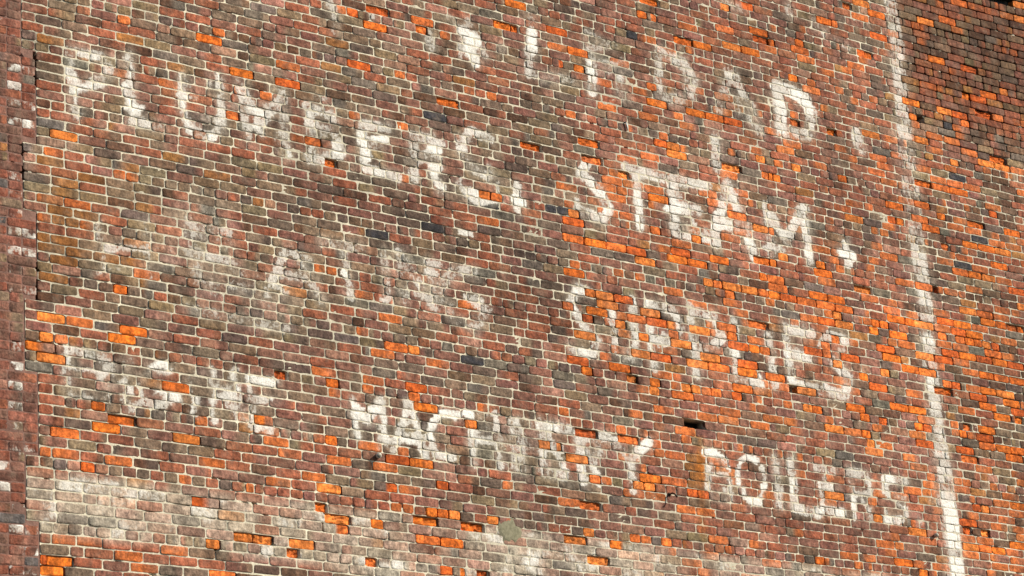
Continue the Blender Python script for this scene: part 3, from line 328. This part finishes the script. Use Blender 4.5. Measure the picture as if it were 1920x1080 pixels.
def mortar_material():
    m, nt, b, pos = new_mat('lime_mortar')
    col = node(nt, 'ShaderNodeAttribute', attribute_name='Col').outputs['Color']
    a = noisen(nt, pos, 22, 5, .65); f = noisen(nt, pos, 110, 3, .6)
    v = mathn(nt, 'MULTIPLY', ramp(nt, a, .25, .75, .78, 1.2), ramp(nt, f, .25, .75, .85, 1.15))
    vv = nt.nodes.new('ShaderNodeCombineXYZ')
    for i in range(3): nt.links.new(v, vv.inputs[i])
    c = mixc(nt, 1., col, vv.outputs[0], 'MULTIPLY')
    c = mixc(nt, ramp(nt, noisen(nt, pos, 30, 4, .6), .66, .74, 0, .75), c, (.04, .032, .026, 1))
    nt.links.new(c, b.inputs['Base Color'])
    bp = nt.nodes.new('ShaderNodeBump'); bp.inputs['Strength'].default_value = .6; bp.inputs['Distance'].default_value = .005
    nt.links.new(f, bp.inputs['Height']); nt.links.new(bp.outputs[0], b.inputs['Normal'])
    return m
def plain_material(name, c0, c1, sc, rough=.9, metal=0., bump=.3):
    m, nt, b, pos = new_mat(name)
    n = noisen(nt, pos, sc, 5, .65)
    nt.links.new(mixc(nt, ramp(nt, n, .3, .7), (*c0, 1), (*c1, 1)), b.inputs['Base Color'])
    b.inputs['Roughness'].default_value = rough; b.inputs['Metallic'].default_value = metal
    bp = nt.nodes.new('ShaderNodeBump'); bp.inputs['Strength'].default_value = bump; bp.inputs['Distance'].default_value = .004
    nt.links.new(n, bp.inputs['Height']); nt.links.new(bp.outputs[0], b.inputs['Normal'])
    return m
M_BRICK = brick_material(); M_MORTAR = mortar_material()
M_CEMENT = plain_material('grey_cement', (.155, .145, .09), (.24, .22, .145), 45)
M_PIPE = plain_material('weathered_pipe', (.42, .38, .30), (.62, .58, .48), 60, .6)
M_IRON = plain_material('rusted_iron', (.02, .015, .012), (.06, .035, .022), 70, .8, .3)
M_TIN = plain_material('pale_metal', (.5, .5, .48), (.65, .64, .6), 50, .5, .2)
M_DARK = plain_material('bore_shade', (.006, .005, .004), (.012, .01, .008), 50)  # near black, painted shade for the inside of the pipes
M_GROUND = plain_material('asphalt', (.045, .044, .042), (.075, .072, .068), 2.5)

# ------------------------------------------------------------------ mesh helpers
def link(name, me, parent=None, mat=None):
    o = bpy.data.objects.new(name, me); C.objects.link(o)
    if parent: o.parent = parent
    if mat: me.materials.append(mat)
    return o
def mesh_from(name, V, Fc, col=None, cover=None):
    me = bpy.data.meshes.new(name); me.from_pydata(V, [], Fc)
    if col is not None:
        a = me.attributes.new('Col', 'FLOAT_COLOR', 'POINT')
        a.data.foreach_set('color', np.concatenate([col, np.ones((len(col), 1))], 1).astype(np.float32).ravel())
    if cover is not None:
        a = me.attributes.new('cover', 'FLOAT', 'POINT'); a.data.foreach_set('value', np.asarray(cover, np.float32))
    me.update(); return me
def thing(name, label, cat, loc=(0, 0, 0), group=None):
    o = bpy.data.objects.new(name, None); C.objects.link(o); o.location = loc
    o.empty_display_size = .2; o['label'] = label; o['category'] = cat
    if group: o['group'] = group
    return o

# ------------------------------------------------------------------ the joint between the two walls (toothed)
def tooth(c):                                # c: course number counted downwards from the reference course
    for lim, u in ((-6.5, -.016), (1.0-3.5, .088), (6.6, -.016), (16.3, .089), (23.9, -.015), (32.6, .082), (39.05, -.013), (47.55, .078), (53.45, -.016), (62, .076)):
        if c < lim: return u
    return -.016

# ------------------------------------------------------------------ where the bricks lie
def fill(u0, u1, out, c, head):              # regular bricks between two fixed ends
    L = u1-u0
    if L < .035: return
    if head:
        n = max(1, round(L/HW)); sizes = [1]*n
    else:
        best = None
        for n in range(0, 60):
            for h in (0, 1, 2):
                if n+h == 0: continue
                l = n*2+h
                s = abs(math.log(L/(l*HW)))+.012*h
                if best is None or s < best[0]: best = (s, n, h)
        sizes = [2]*best[1]
        for _ in range(best[2]): sizes.insert(rnd.randint(0, len(sizes)), 1)
    raw = [s*(1+rnd.uniform(-.035, .035)) for s in sizes]; k = L/sum(raw); x = u0
    for r in raw: out.append([x, x+r*k, '..']); x += r*k
def lay_course(c, u0, u1, head, phase, specials):
    S = []
    for u, t in sorted(specials):
        l = 2*HW if t[0] == 'S' else HW
        if t[0] == 'H' and t[1] == 'm': l = .085
        a, b = u-l/2, u+l/2
        if S and a < S[-1][1]:
            ov = S[-1][1]-a
            if ov > .75*l: continue
            S[-1][1] -= ov/2; a += ov/2
        S.append([a, b, t])
    for i in range(1, len(S)):               # close narrow leftovers
        g = S[i][0]-S[i-1][1]
        if 0 < g < .05: S[i-1][1] += g/2; S[i][0] = S[i-1][1]
    out = []; x = u0
    if S:
        for s in S:
            if s[0] > u1: break
            if s[0]-x < .045: s[0] = x
            fill(x, s[0], out, c, head); out.append(s); x = s[1]
        fill(x, u1, out, c, head)
    else:
        if phase and not head: out.append([u0, u0+phase, '..']); x += phase
        fill(x, u1, out, c, head)
    return out

PAL = [srgb(*q, K) for q in ((148, 99, 80), (146, 119, 94), (166, 99, 70), (116, 93, 78), (150, 122, 90), (174, 122, 99), (124, 110, 95), (110, 74, 53), (178, 118, 67), (130, 97, 73), (214, 118, 62))]
#        mauve red, brown grey, red, dark mauve, olive, pink, slate, dark brown, ochre, brown
def weights(u, z):
    W = [.32, .15, .18, .10, .06, .07, .04, .06, .00, .06, .0]
    if u > 8.5: W = [.16, .08, .26, .05, .06, .02, .02, .14, .07, .16, .05 if z > .5 else .26]
    elif u > 4.9 and z < .6: W = [.34, .06, .30, .06, .02, .07, .03, .04, .01, .05, .14]
    elif u > 4.9: W = [.34, .12, .24, .08, .05, .07, .03, .05, .02, .06, .04]
    elif 2.6 < u and -2.4 < z < -.7: W = [.32, .14, .14, .20, .06, .06, .05, .04, .0, .04, .0]
    elif u < 1.0 and -2.1 < z < -1.0: W = [.14, .20, .12, .06, .20, .04, .05, .06, .10, .09, .0]
    elif u < 3: W = [.28, .20, .16, .10, .08, .07, .05, .05, .02, .06, .0]
    g = mnoise.fractal(Vector((u*.75, 2.3, z*1.3)), 1, 2, 3)*1.3       # batches of bricks lie together
    return [v*math.exp(g*q) for v, q in zip(W, (0, .6, -1, 1, .3, -.4, .9, 1, -.3, .5, -1))]
ORANGE = [srgb(*q, K) for q in ((255, 132, 44), (252, 124, 42), (255, 144, 64), (234, 108, 42), (252, 129, 58))]
def colours(t, u, z, c):
    base = PAL[rnd.choices(range(11), weights(u, z))[0]]*rnd.uniform(.8, 1.2)
    base = base*np.array([rnd.uniform(.93, 1.07) for _ in range(3)])
    k = t[1]
    if k in 'odp': return base, ORANGE[rnd.randrange(5)]*rnd.uniform(.85, 1.08)
    if k == 'q': return srgb(216, 116, 58, K)*rnd.uniform(.85, 1.15), None
    if k == 'r': return srgb(176, 101, 71, K)*rnd.uniform(.85, 1.15), None
    if k == 'n': return srgb(176, 114, 60, K)*rnd.uniform(.75, 1.1), None
    if k == 'k': return srgb(74, 70, 72, K)*rnd.uniform(.8, 1.1), None
    if k == 'b': return srgb(40, 44, 48, K), None  # void slot: its shadow painted as near-black recessed bricks
    return base, None

TC = {2: [0, .055, .35, .65, .945, 1], 1: [0, .11, .5, .89, 1]}
TF = {2: [0, .05, .18, .32, .46, .6, .74, .86, .95, 1], 1: [0, .1, .3, .5, .7, .9, 1]}
SR = [0, .12, .88, 1]
SF = [0, .12, .37, .63, .88, 1]

def make_brick(u0, u1, c, t, jb, jh, setback=0., coarse=True, col=None, pitch=H, z_of=None, rim=None):
    """vertices (u, y, z on the wall), faces and a record for colouring"""
    a, b = u0+jh/2, u1-jh/2
    zc = -c*pitch if z_of is None else z_of
    hh = (pitch-jb)/2
    zc += rnd.gauss(0, .0011); rot = rnd.gauss(0, .0035)
    size = 2 if b-a > .14 else 1
    T = (TC if coarse else TF)[size]; S = SR if coarse else SF
    base, orange = col
    k = t[1]
    prd = setback-rnd.uniform(-.0008, .0026)
    n, m = len(T), len(S)
    top_w = [rnd.gauss(0, .0011) for _ in range(n)]; bot_w = [rnd.gauss(0, .0011) for _ in range(n)]
    cut = {q: rnd.choice((.002, .003, .0045, .007, .012)) for q in ((0, 0), (0, 1), (1, 0), (1, 1))}
    deep = {'o': rnd.uniform(.002, .006), 'd': rnd.uniform(.014, .026), 'p': rnd.uniform(.004, .009), 'b': .055}.get(k, 0)
    side = rnd.choice((0, 1)); thr = rnd.uniform(.35, .6)
    tone = rnd.random() < .4
    second = PAL[rnd.choices(range(11), weights(u0, zc))[0]]*rnd.uniform(.85, 1.15)
    split = rnd.uniform(.25, .75)
    V = []; cl = []; spall = []
    for j in range(m):
        for i in range(n):
            ti, sj = T[i], S[j]
            x = a+(b-a)*ti; dz = -hh+2*hh*sj
            if j == 0: dz += bot_w[i]
            if j == m-1: dz += top_w[i]
            ci, cj = (0 if i == 0 else 1 if i == n-1 else None), (0 if j == 0 else 1 if j == m-1 else None)
            if ci is not None:
                x += rnd.gauss(0, .0009)
                if cj is not None:
                    q = cut[(ci, cj)]; x += q*.8*(1 if ci == 0 else -1); dz += q*.6*(1 if cj == 0 else -1)
            edge = ci is not None or cj is not None
            y = prd+(.0018 if edge else rnd.gauss(0, .0007))
            f = 0.
            if orange is not None:
                f = 1.
                if k == 'p': f = 1. if ((ti < thr) if side == 0 else (ti > 1-thr)) else 0.
                y += f*(deep*(rnd.uniform(.55, 1.25) if not edge else rnd.uniform(.75, 1.1)))
            elif deep: y += deep
            V.append((x, y, zc+dz+rot*(x-(a+b)/2)))
            cc = base
            if tone and k in '.rqn':
                g = min(1, max(0, (ti-split)/.18+.5)); cc = base*(1-g)+second*g if k == '.' else base*(1-g*.5)+second*g*.5
            if f: cc = orange*rnd.uniform(.72, 1.18)
            cl.append(cc); spall.append(f)
    Fc = []
    for j in range(m-1):
        for i in range(n-1):
            p = j*n+i; Fc.append((p, p+1, p+n+1, p+n))
    B = len(V); back = setback+.075
    V += [(a, back, zc-hh), (b, back, zc-hh), (b, back, zc+hh), (a, back, zc+hh)]
    sidec = orange if orange is not None else base
    cl += [sidec]*4; spall += [1]*4
    Fc.append(tuple([B+1]+[i for i in range(n-1, -1, -1)]+[B]))
    Fc.append(tuple([B+3]+[(m-1)*n+i for i in range(n)]+[B+2]))
    Fc.append(tuple([B]+[j*n for j in range(m)]+[B+3]))
    Fc.append(tuple([B+2]+[j*n+n-1 for j in range(m-1, -1, -1)]+[B+1]))
    return V, Fc, cl, spall

def in_view(u0, u1, z, pad):
    x, y = project(np.array([u0, u1]), np.zeros(2), np.array([z, z]))
    return x.max() > -pad and x.min() < 1920+pad and y.max() > -pad and y.min() < 1080+pad

def area(u0, u1, z):
    x, y = project(np.array([u0, u1, u1, u0]), np.zeros(4), np.array([z-H/2, z-H/2, z+H/2, z+H/2]))
    cxm, cym = x.mean(), y.mean()
    if not (5 < cxm < 1915 and 5 < cym < 1075): return 0
    return abs(sum(x[i]*y[(i+1) % 4]-x[(i+1) % 4]*y[i] for i in range(4)))/2

# ---- the big wall
layout = []; holes = []
for c in range(-48, 78):
    head = c % 6 == 0
    z = -c*H; j0 = tooth(c)
    ph = (HW if c % 2 else 0)
    for u0, u1, t in lay_course(c, j0, 11.4, head, ph, SPECIAL.get(c, [])):
        if not in_view(u0, u1, z, 240): continue
        if t[1] == 'm': holes.append((u0, u1, z)); continue
        layout.append((u0, u1, c, t, area(u0, u1, z)))
rank = sorted(range(len(layout)), key=lambda i: -layout[i][4])[:300]
single = set(rank)

SOOTS = [(4.26, -0.33, 0.79, 0.44, 0.55), (3.36, -1.12, 1.28, 0.31, 0.39), (4.01, -1.54, 0.76, 0.45, 0.39), (0.32, -1.82, 0.44, 0.48, 0.39), (2.18, -0.56, 0.93, 0.25, 0.26), (0.80, -2.08, 1.08, 0.22, 0.26), (2.52, -1.10, 1.03, 0.24, 0.33), (9.55, 1.45, 1.44, 0.79, 0.33), (6.56, -2.06, 1.51, 0.35, 0.20), (0.18, -0.48, 0.25, 0.23, 0.52), (4.66, 0.77, 1.38, 0.23, 0.33)]
def colour_pass(V, cl, spall, kept, left=False):
    """stains and paint: marks of their own on the wall face"""
    V = np.array(V); col = np.array(cl); sp = np.array(spall); u, z = V[:, 0], V[:, 2]
    n = fbm(u, z, 2.2, 3.); n2 = fbm(u, z, 7., 9.)
    grime = 1+.34*fbm(u, z, .8, 31.)+.18*n2+.16*n
    col = col*grime[:, None]
    keep = np.array(kept)
    cov, film = paint_at(u, z); cov = cov*(1-sp)*keep*np.clip(1.+.3*n2+.2*n, .5, 1.12)
    film = film*(1-.8*sp)*np.clip(.72+.6*fbm(u, z, 5., 21.), 0, 1.1)*.5
    col = col*(1-film[:, None])+srgb(204, 192, 168, K)*film[:, None]
    if not left:
        soot = np.clip((z-.35-.35*n)/.5, 0, 1)*np.clip((u-8.42)/.06, 0, 1)*(1-.8*sp)
        col = col*(1-soot[:, None]*np.array([.20, .25, .32]))
        # old soot clouds
        for a, b, ru, rz, k in SOOTS:
            s = np.clip(1-np.hypot((u-a)/ru, (z-b)/rz), 0, 1)*np.clip(.75+.7*n+.4*n2, 0, 1.2)*k
            col = col*(1-s[:, None]*np.array([.9, .96, 1.]))
        # limewashed courses low on the wall
        lo = -54.8*H-.01-.13*np.clip((u-1.6)/2, 0, 1.2); hi = -48.5*H
        band = np.clip((hi-z)/.03, 0, 1)*np.clip((z-lo)/.03, 0, 1)
        band *= np.clip(.7+n*.6+n2*.45, 0, 1)*(1-sp)*np.clip((8.1-u)/.3, 0, 1)
        pale = srgb(228, 212, 184, K)
        bk = np.clip((keep-.6)*2.4, .5, 1.1); band = band*bk
        col = col*(1-.64*band[:, None])+pale*.64*band[:, None]
        cov = np.maximum(cov, (.34+.3*n2)*band*(.62+.5*(keep > 1.02)))
        # rust run below the missing brick
        r = np.exp(-((u-5.735-.05*n)/(.05+.03*n2+.02*(z+2.31)))**2)*np.clip((-2.31-z)/.05, 0, 1)*np.clip((z+3.5)/.9, 0, 1)*np.clip(.8+n2, 0, 1)
        col = col*(1-r[:, None])+srgb(190, 112, 40, K)*r[:, None]
        # brown stain beside the toothed joint
        s = np.clip(1-np.hypot((u-.28)/.45, (z+1.55)/.42), 0, 1)*np.clip(.6+n2, 0, 1)
        col = col*(1-.5*s[:, None])+srgb(140, 92, 46, K)*.5*s[:, None]
    cov = np.where(sp > .5, -sp, cov)          # negative: a fresh broken face, clean of lime and soot film
    return col, cov

def warp(V, left=False):
    V = np.array(V); V[:, 2] += sag(V[:, 0], V[:, 2])+LIFT
    return V

wall = thing('brick_wall', 'large weathered brick wall with faded white painted lettering and a vertical white border line', 'wall', (4.8, .2, 0))
SV, SF_, SC, SS, SK = [], [], [], [], []
KEEP = (.62, .8, .9, .97, 1, 1.03, 1.07, 1.1)   # how much of the paint a brick has held on to
IV = []
for i, (u0, u1, c, t, ar) in enumerate(layout):
    zc = -c*H
    far = u0 > 8.45 and zc > .2
    jb = rnd.gauss(.0102-.00022*max(0, u0), .0011) if u0 < 8.45 else rnd.gauss(.0105, .001)
    jh = rnd.gauss(.0105, .0022)
    one = i in single
    V, Fc, cl, spl = make_brick(u0, u1, c, t, jb, jh, coarse=False if not one else True, col=colours(t, (u0+u1)/2, zc, c))
    if one: IV.append((V, Fc, cl, spl, t))
    else:
        o = len(SV); SV += V; SF_ += [tuple(q+o for q in f) for f in Fc]; SC += cl; SS += spl; SK.append((len(V), rnd.choice(KEEP)))
allV = SV+[v for q in IV for v in q[0]]; allC = SC+[v for q in IV for v in q[2]]; allS = SS+[v for q in IV for v in q[3]]
allK = [k for q, k in SK for _ in range(q)]+[k for v in IV for k in [rnd.choice(KEEP)]*len(v[0])]
col, cov = colour_pass(allV, allC, allS, allK); W = warp(allV)
def place(o, parent):                         # parts keep their world position under the empty
    o.matrix_parent_inverse = Matrix.Translation(-Vector(parent.location))
def add_single(name, Wv, Fc, cl, cv, parent, label=None):
    ctr = Wv.mean(0)
    me = mesh_from(name, (Wv-ctr).tolist(), Fc, cl, cv)
    o = link(name, me, parent, M_BRICK); o.location = ctr; place(o, parent)
    if label: o['label'] = label
    return o
n0 = len(SV)
me = mesh_from('bricks', W[:n0].tolist(), SF_, col[:n0], cov[:n0])
o = link('bricks', me, wall, M_BRICK); o['kind'] = 'stuff'; place(o, wall)
p = n0
for V, Fc, cl, spl, t in IV:
    q = p+len(V)
    add_single('brick', W[p:q], Fc, col[p:q], cov[p:q], wall, {'o': 'bright orange spalled brick', 'd': 'deeply hollowed bright orange brick', 'p': 'half spalled orange brick'}.get(t[1]))
    p = q

# ---- mortar: one sheet behind the faces, pits and gaps pressed into it
CREAM = srgb(238, 224, 192, K); SOOT_SHADE = srgb(46, 36, 30, K)  # dark tone for sooty mortar, also for shade painted into joints and holes
def mortar_sheet(name, us, zs, ufun, depth0, colfun, parent, left=False):
    nu, nz = len(us), len(zs)
    U, Z = np.meshgrid(us, zs); U = U.ravel().copy(); Z = Z.ravel()
    U = ufun(U, Z)
    y, cl = colfun(U, Z)
    V = np.stack([U, y, Z+sag(U, Z)+LIFT], -1)
    idx = np.arange(nu*nz).reshape(nz, nu)
    Fq = np.stack([idx[:-1, :-1], idx[:-1, 1:], idx[1:, 1:], idx[1:, :-1]], -1).reshape(-1, 4)
    me = mesh_from(name, V.tolist(), Fq.tolist(), cl)
    o = link(name, me, parent, M_MORTAR); place(o, parent); return o
PITS = [(rnd.uniform(-.0, 10.3), rnd.uniform(-4.0, 2.6)) for _ in range(800)]
GAPS = [(.088, -.47, -.56, 1), (.088, -.6, -.7, 1), (-.016, -1.13, -1.2, 1), (-.016, -1.3, -1.38, 1), (.082, -1.95, -2.0, 1), (.082, -2.06, -2.2, 1)]
def main_mortar(U, Z):
    n = fbm(U, Z, 9., 1.)
    nb = fbm(U, Z, 1.3, 5.)
    y = .0030+.0026*n+.0012*nb
    dark = np.clip((Z-.55-.6*nb-.4*n)/.6, 0, 1)*np.clip((U-8.42)/.06, 0, 1)
    dark = dark*(1-np.clip((fbm(U, Z, 21., 14.)-.38)/.15, 0, 1))
    y = y+dark*.017
    cl = CREAM[None]*(1-dark[:, None])+SOOT_SHADE[None]*dark[:, None]  # deep joints: soot and the shade of the recess in one colour
    er = np.clip((fbm(U, Z, 4.5, 17.)-.12)/.3, 0, 1)*(1-dark)         # joints weathered out in places
    y = y+.0045*er
    cl = cl*(1+.3*nb[:, None])*(1-.26*er[:, None])
    rust = np.exp(-((U-5.735)/.06)**2)*np.clip((-2.31-Z)/.05, 0, 1)*np.clip((Z+3.5)/.9, 0, 1)*.8
    cl = cl*(1-rust[:, None])+srgb(214, 140, 52, K)*rust[:, None]
    for a, b in PITS:
        d = np.hypot((U-a)/.017, (Z-b)/.012); k = np.clip(1.2-d, 0, 1)
        y += .03*k
    for a, z0, z1, k in GAPS:
        g = (np.abs(U-a) < .02) & (Z < z0) & (Z > z1); y[g] += .05
    yb = y.reshape(len(zs), len(us)); Zr = Z.reshape(yb.shape)[:, 0]; Ur = U.reshape(yb.shape)
    for a, b, c, t, ar in layout:             # behind spalled bricks the bed is deeper
        if t[1] in 'odpb':
            r = np.abs(Zr+c*H) < H/2-.006
            blk = yb[r]; blk[(Ur[r] > a+.003) & (Ur[r] < b-.003)] += .06; yb[r] = blk
    y = yb.ravel()
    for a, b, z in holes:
        g = (U > a-.004) & (U < b+.004) & (Z > z-H/2) & (Z < z+H/2); y[g] += .085; cl[g] = SOOT_SHADE*.4  # lining of the hole coloured near black: its shade is painted in
    return y, cl
us = np.linspace(-.02, 11.4, 520); 
zs = np.array([-c*H+o for c in range(-49, 76) for o in (H/2, H/2-.0088, 0, -H/2+.0088)])   # rows of the sheet follow the bed joints
zs = np.sort(np.concatenate([zs]+[[-(c+.5)*H-.0006, -(c+.5)*H+.0006] for c in range(-48, 75) if tooth(c) != tooth(c+1)]))[::-1]
toothz = np.vectorize(lambda z: tooth(round(-z/H)))
def main_u(U, Z):
    j = toothz(Z)+.003
    return np.maximum(U, j)
mortar_sheet('mortar', us, zs, main_u, 0, main_mortar, wall)

# ---- core and foot of the wall
def box(name, x0, x1, y0, y1, z0, z1, parent, mat, col=None):
    V = [(x, y, z) for z in (z0, z1) for y in (y0, y1) for x in (x0, x1)]
    Fc = [(0, 2, 3, 1), (4, 5, 7, 6), (0, 1, 5, 4), (2, 6, 7, 3), (0, 4, 6, 2), (1, 3, 7, 5)]
    me = mesh_from(name, V, Fc, np.tile(col, (8, 1)) if col is not None else None)
    o = link(name, me, parent, mat); place(o, parent); return o
box('wall_core', .1, 11.4, .13, .42, 0, 13.3, wall, M_MORTAR, SOOT_SHADE*2)
box('wall_foot', .1, 11.4, -.004, .128, 0, 4.62, wall, M_MORTAR, PAL[0])

# ---- cement patch smeared over the bricks
def patch(parent, u, z, ru, rz):
    bm = bmesh.new(); R = 4; N = 34; rings = []
    for r in range(R+1):
        ring = []
        for i in range(N if r else 1):
            a = 2*math.pi*i/N; k = r/R*(1+.3*mnoise.fractal(Vector((math.cos(a)*1.7, math.sin(a)*1.7, 4)), 1, 2, 3) if r else 1)
            x = u+ru*k*math.cos(a); zz = z+rz*k*math.sin(a)
            y = -.0052+.0014*mnoise.noise(Vector((x*25, 0, zz*25)))+(.007 if r == R else 0.0012*(r == R-1))
            ring.append(bm.verts.new((x, y, zz+float(sag(x, zz))+LIFT)))
        rings.append(ring)
    for i in range(N):
        bm.faces.new((rings[0][0], rings[1][(i+1) % N], rings[1][i]))
        for r in range(1, R): bm.faces.new((rings[r][i], rings[r][(i+1) % N], rings[r+1][(i+1) % N], rings[r+1][i]))
    bmesh.ops.recalc_face_normals(bm, faces=bm.faces)
    me = bpy.data.meshes.new('cement_patch'); bm.to_mesh(me); bm.free()
    o = link('cement_patch', me, parent, M_CEMENT); place(o, parent); o['label'] = 'round grey cement patch smeared over the bricks'
patch(wall, 3.85, -3.31, .105, .098)

# ------------------------------------------------------------------ the narrow wall at the left edge
left = thing('brick_wall', 'narrow strip of reddish brick wall with whitened headers at the left edge', 'wall', (-.7, .2, 0))
HL = .0643; LSET = .0025
LP = [srgb(*q, K) for q in ((152, 88, 66), (144, 82, 60), (156, 96, 76), (126, 84, 68), (134, 96, 78))]
SV, SF_, SC, SS = [], [], [], []; IV = []
LH = []
for r in range(-30, 68):
    z = -.212-r*HL
    head = r % 2 == 0
    cm = [(-z+dz)/H for dz in (-HL/2+.004, 0, HL/2-.004)]
    j = min(tooth(q) for q in cm)-.004
    bl = HW if head else 2*HW
    xs = [j]
    first = HW*.98 if (head or (j > .03) == (r % 4 == 1)) else 2*HW
    x = j-first; xs.append(x)
    while x > -1.5: x -= bl; xs.append(x)
    for a, b in zip(xs[1:], xs[:-1]):
        if not in_view(a, b, z, 240): continue
        ar = area(a, b, z)
        base = LP[rnd.randrange(5)]*rnd.uniform(.82, 1.15)
        if rnd.random() < .1: base = srgb(108, 98, 92, K)
        V, Fc, cl, spl = make_brick(a, b, 0, '..', rnd.gauss(.0075, .0014), rnd.gauss(.0075, .002), LSET, coarse=ar > 0, col=(base, None), pitch=HL, z_of=z)
        white = head and a < .0 and a > -.35 and rnd.random() < .82
        rec = (V, Fc, cl, spl, .5+rnd.uniform(-.22, .22) if white else (.22 if rnd.random() < .4 else .0))
        if ar > 0: IV.append(rec)
        else:
            o = len(SV); SV += V; SF_ += [tuple(q+o for q in f) for f in Fc]; SC += cl; SS += spl
print('left singles', len(IV), 'main bricks', len(layout))
def left_cov(V, k):
    V = np.array(V); return k*np.clip(.75+.9*fbm(V[:, 0], V[:, 2], 16., 2.), 0, 1.3)
if SV:
    me = mesh_from('bricks', warp(SV).tolist(), SF_, np.array(SC), np.zeros(len(SV)))
    o = link('bricks', me, left, M_BRICK); o['kind'] = 'stuff'; place(o, left)
for V, Fc, cl, spl, k in IV:
    add_single('brick', warp(V), Fc, np.array(cl), left_cov(V, k), left, 'brick with a whitish blotch' if k > .3 else None)
LM = srgb(150, 112, 96, K)
def left_mortar(U, Z):
    n = fbm(U, Z, 9., 11.)
    y = LSET+.002+.0025*n
    cl = np.repeat(LM[None], len(U), 0)*(1+.2*n[:, None])
    for a, z0, z1, k in GAPS:
        g = (np.abs(U-a) < .012) & (Z < z0) & (Z > z1); y[g] += .05
    for a, b in PITS[:60]:
        d = np.hypot((U-(a-10.3)*.13)/.02, (Z-b)/.012); y += .03*np.clip(1.2-d, 0, 1)
    return y, cl
def left_u(U, Z):
    return np.minimum(U, toothz(Z)+.001)
mortar_sheet('mortar', np.linspace(-1.5, .09, 74), zs, left_u, 0, left_mortar, left)
box('wall_core', -1.5, .08, .13, .42, 0, 13.3, left, M_MORTAR, SOOT_SHADE*2)
box('wall_foot', -1.5, .08, .004, .128, 0, 4.62, left, M_MORTAR, LP[0])

# ------------------------------------------------------------------ small ironwork in the wall
def tube_bm(pts, radii, N=12, caps=True):
    bm = bmesh.new(); prev = None; rings = []
    for i, p in enumerate(pts):
        p = Vector(p); d = (Vector(pts[min(i+1, len(pts)-1)])-Vector(pts[max(i-1, 0)])).normalized()
        a = d.cross(Vector((0, 0, 1)) if abs(d.z) < .9 else Vector((1, 0, 0))).normalized(); b = d.cross(a)
        rings.append([bm.verts.new(p+radii[i]*(math.cos(2*math.pi*k/N)*a+math.sin(2*math.pi*k/N)*b)) for k in range(N)])
    for r, s in zip(rings, rings[1:]):
        for k in range(N): bm.faces.new((r[k], r[(k+1) % N], s[(k+1) % N], s[k]))
    if caps: bm.faces.new(rings[0]); bm.faces.new(rings[-1][::-1])
    bmesh.ops.recalc_face_normals(bm, faces=bm.faces); return bm
def obj(name, bm, mat, parent=None, smooth=True):
    me = bpy.data.meshes.new(name); bm.to_mesh(me); bm.free()
    if smooth:
        for f in me.polygons: f.use_smooth = True
    return link(name, me, parent, mat)
def wz(u, z): return z+float(sag(u, z))+LIFT
def vent(u, z, r, h, label):
    t = thing('vent_pipe', label, 'pipe', (u, 0, wz(u, z)), 'pipe stubs in the wall')
    q = lambda d: (-.45*d, -d, -.16*d)            # the stub droops and points down to the left
    b = [q(-.04), q(h), q(h+.002), q(h+.002), q(h-.02), q(-.03)]
    obj('pipe', tube_bm(b, [r, r, r*.95, r*.66, r*.62, r*.62], 18, False), M_PIPE, t)
    obj('bore', tube_bm([q(-.03), q(h-.018)], [r*.6, r*.6], 14), M_DARK, t)  # black plug, stands in for the shade inside the open pipe
vent(2.728, -2.905, .019, .035, 'small pale pipe stub with dark bore below the painted word MACHINERY')
vent(8.235, -2.92, .015, .035, 'small grey pipe stub close to the lower end of the white border line')
t = thing('wall_hook', 'dark rusty hook sticking out of the bricks left of the painted word BOILERS', 'hook', (5.40, 0, wz(5.4, -2.88)))
arc = [(0, .05, 0), (0, -.02, 0)]+[(.012*math.sin(a)+.004*a, -.03-.012*a, -.014+.018*math.cos(a)) for a in (0, .6, 1.2, 1.8, 2.4, 3.0, 3.6)]
obj('rod', tube_bm(arc, [.006]*len(arc), 10), M_IRON, t)
obj('wall_plate', tube_bm([(0, .004, 0), (0, -.006, 0)], [.017, .014], 12), M_IRON, t)
t = thing('metal_strap', 'short pale metal strap hanging from the bricks above the painted word STEAM', 'strap', (5.245, 0, wz(5.245, .01)))
obj('strip', tube_bm([(0, .03, .03), (0, -.006, .03), (.004, -.012, .02), (.01, -.014, -.01), (.015, -.011, -.04)], [.004, .005, .006, .006, .003], 8), M_TIN, t)
obj('nail', tube_bm([(0, .02, .027), (0, -.014, .027)], [.003, .006], 8), M_IRON, t)

# ------------------------------------------------------------------ ground
me = mesh_from('ground', [(-300, -300, 0), (300, -300, 0), (300, 300, 0), (-300, 300, 0)], [(0, 1, 2, 3)])
g = link('ground', me, None, M_GROUND); g['kind'] = 'structure'; g['label'] = 'dark asphalt ground in front of the wall'
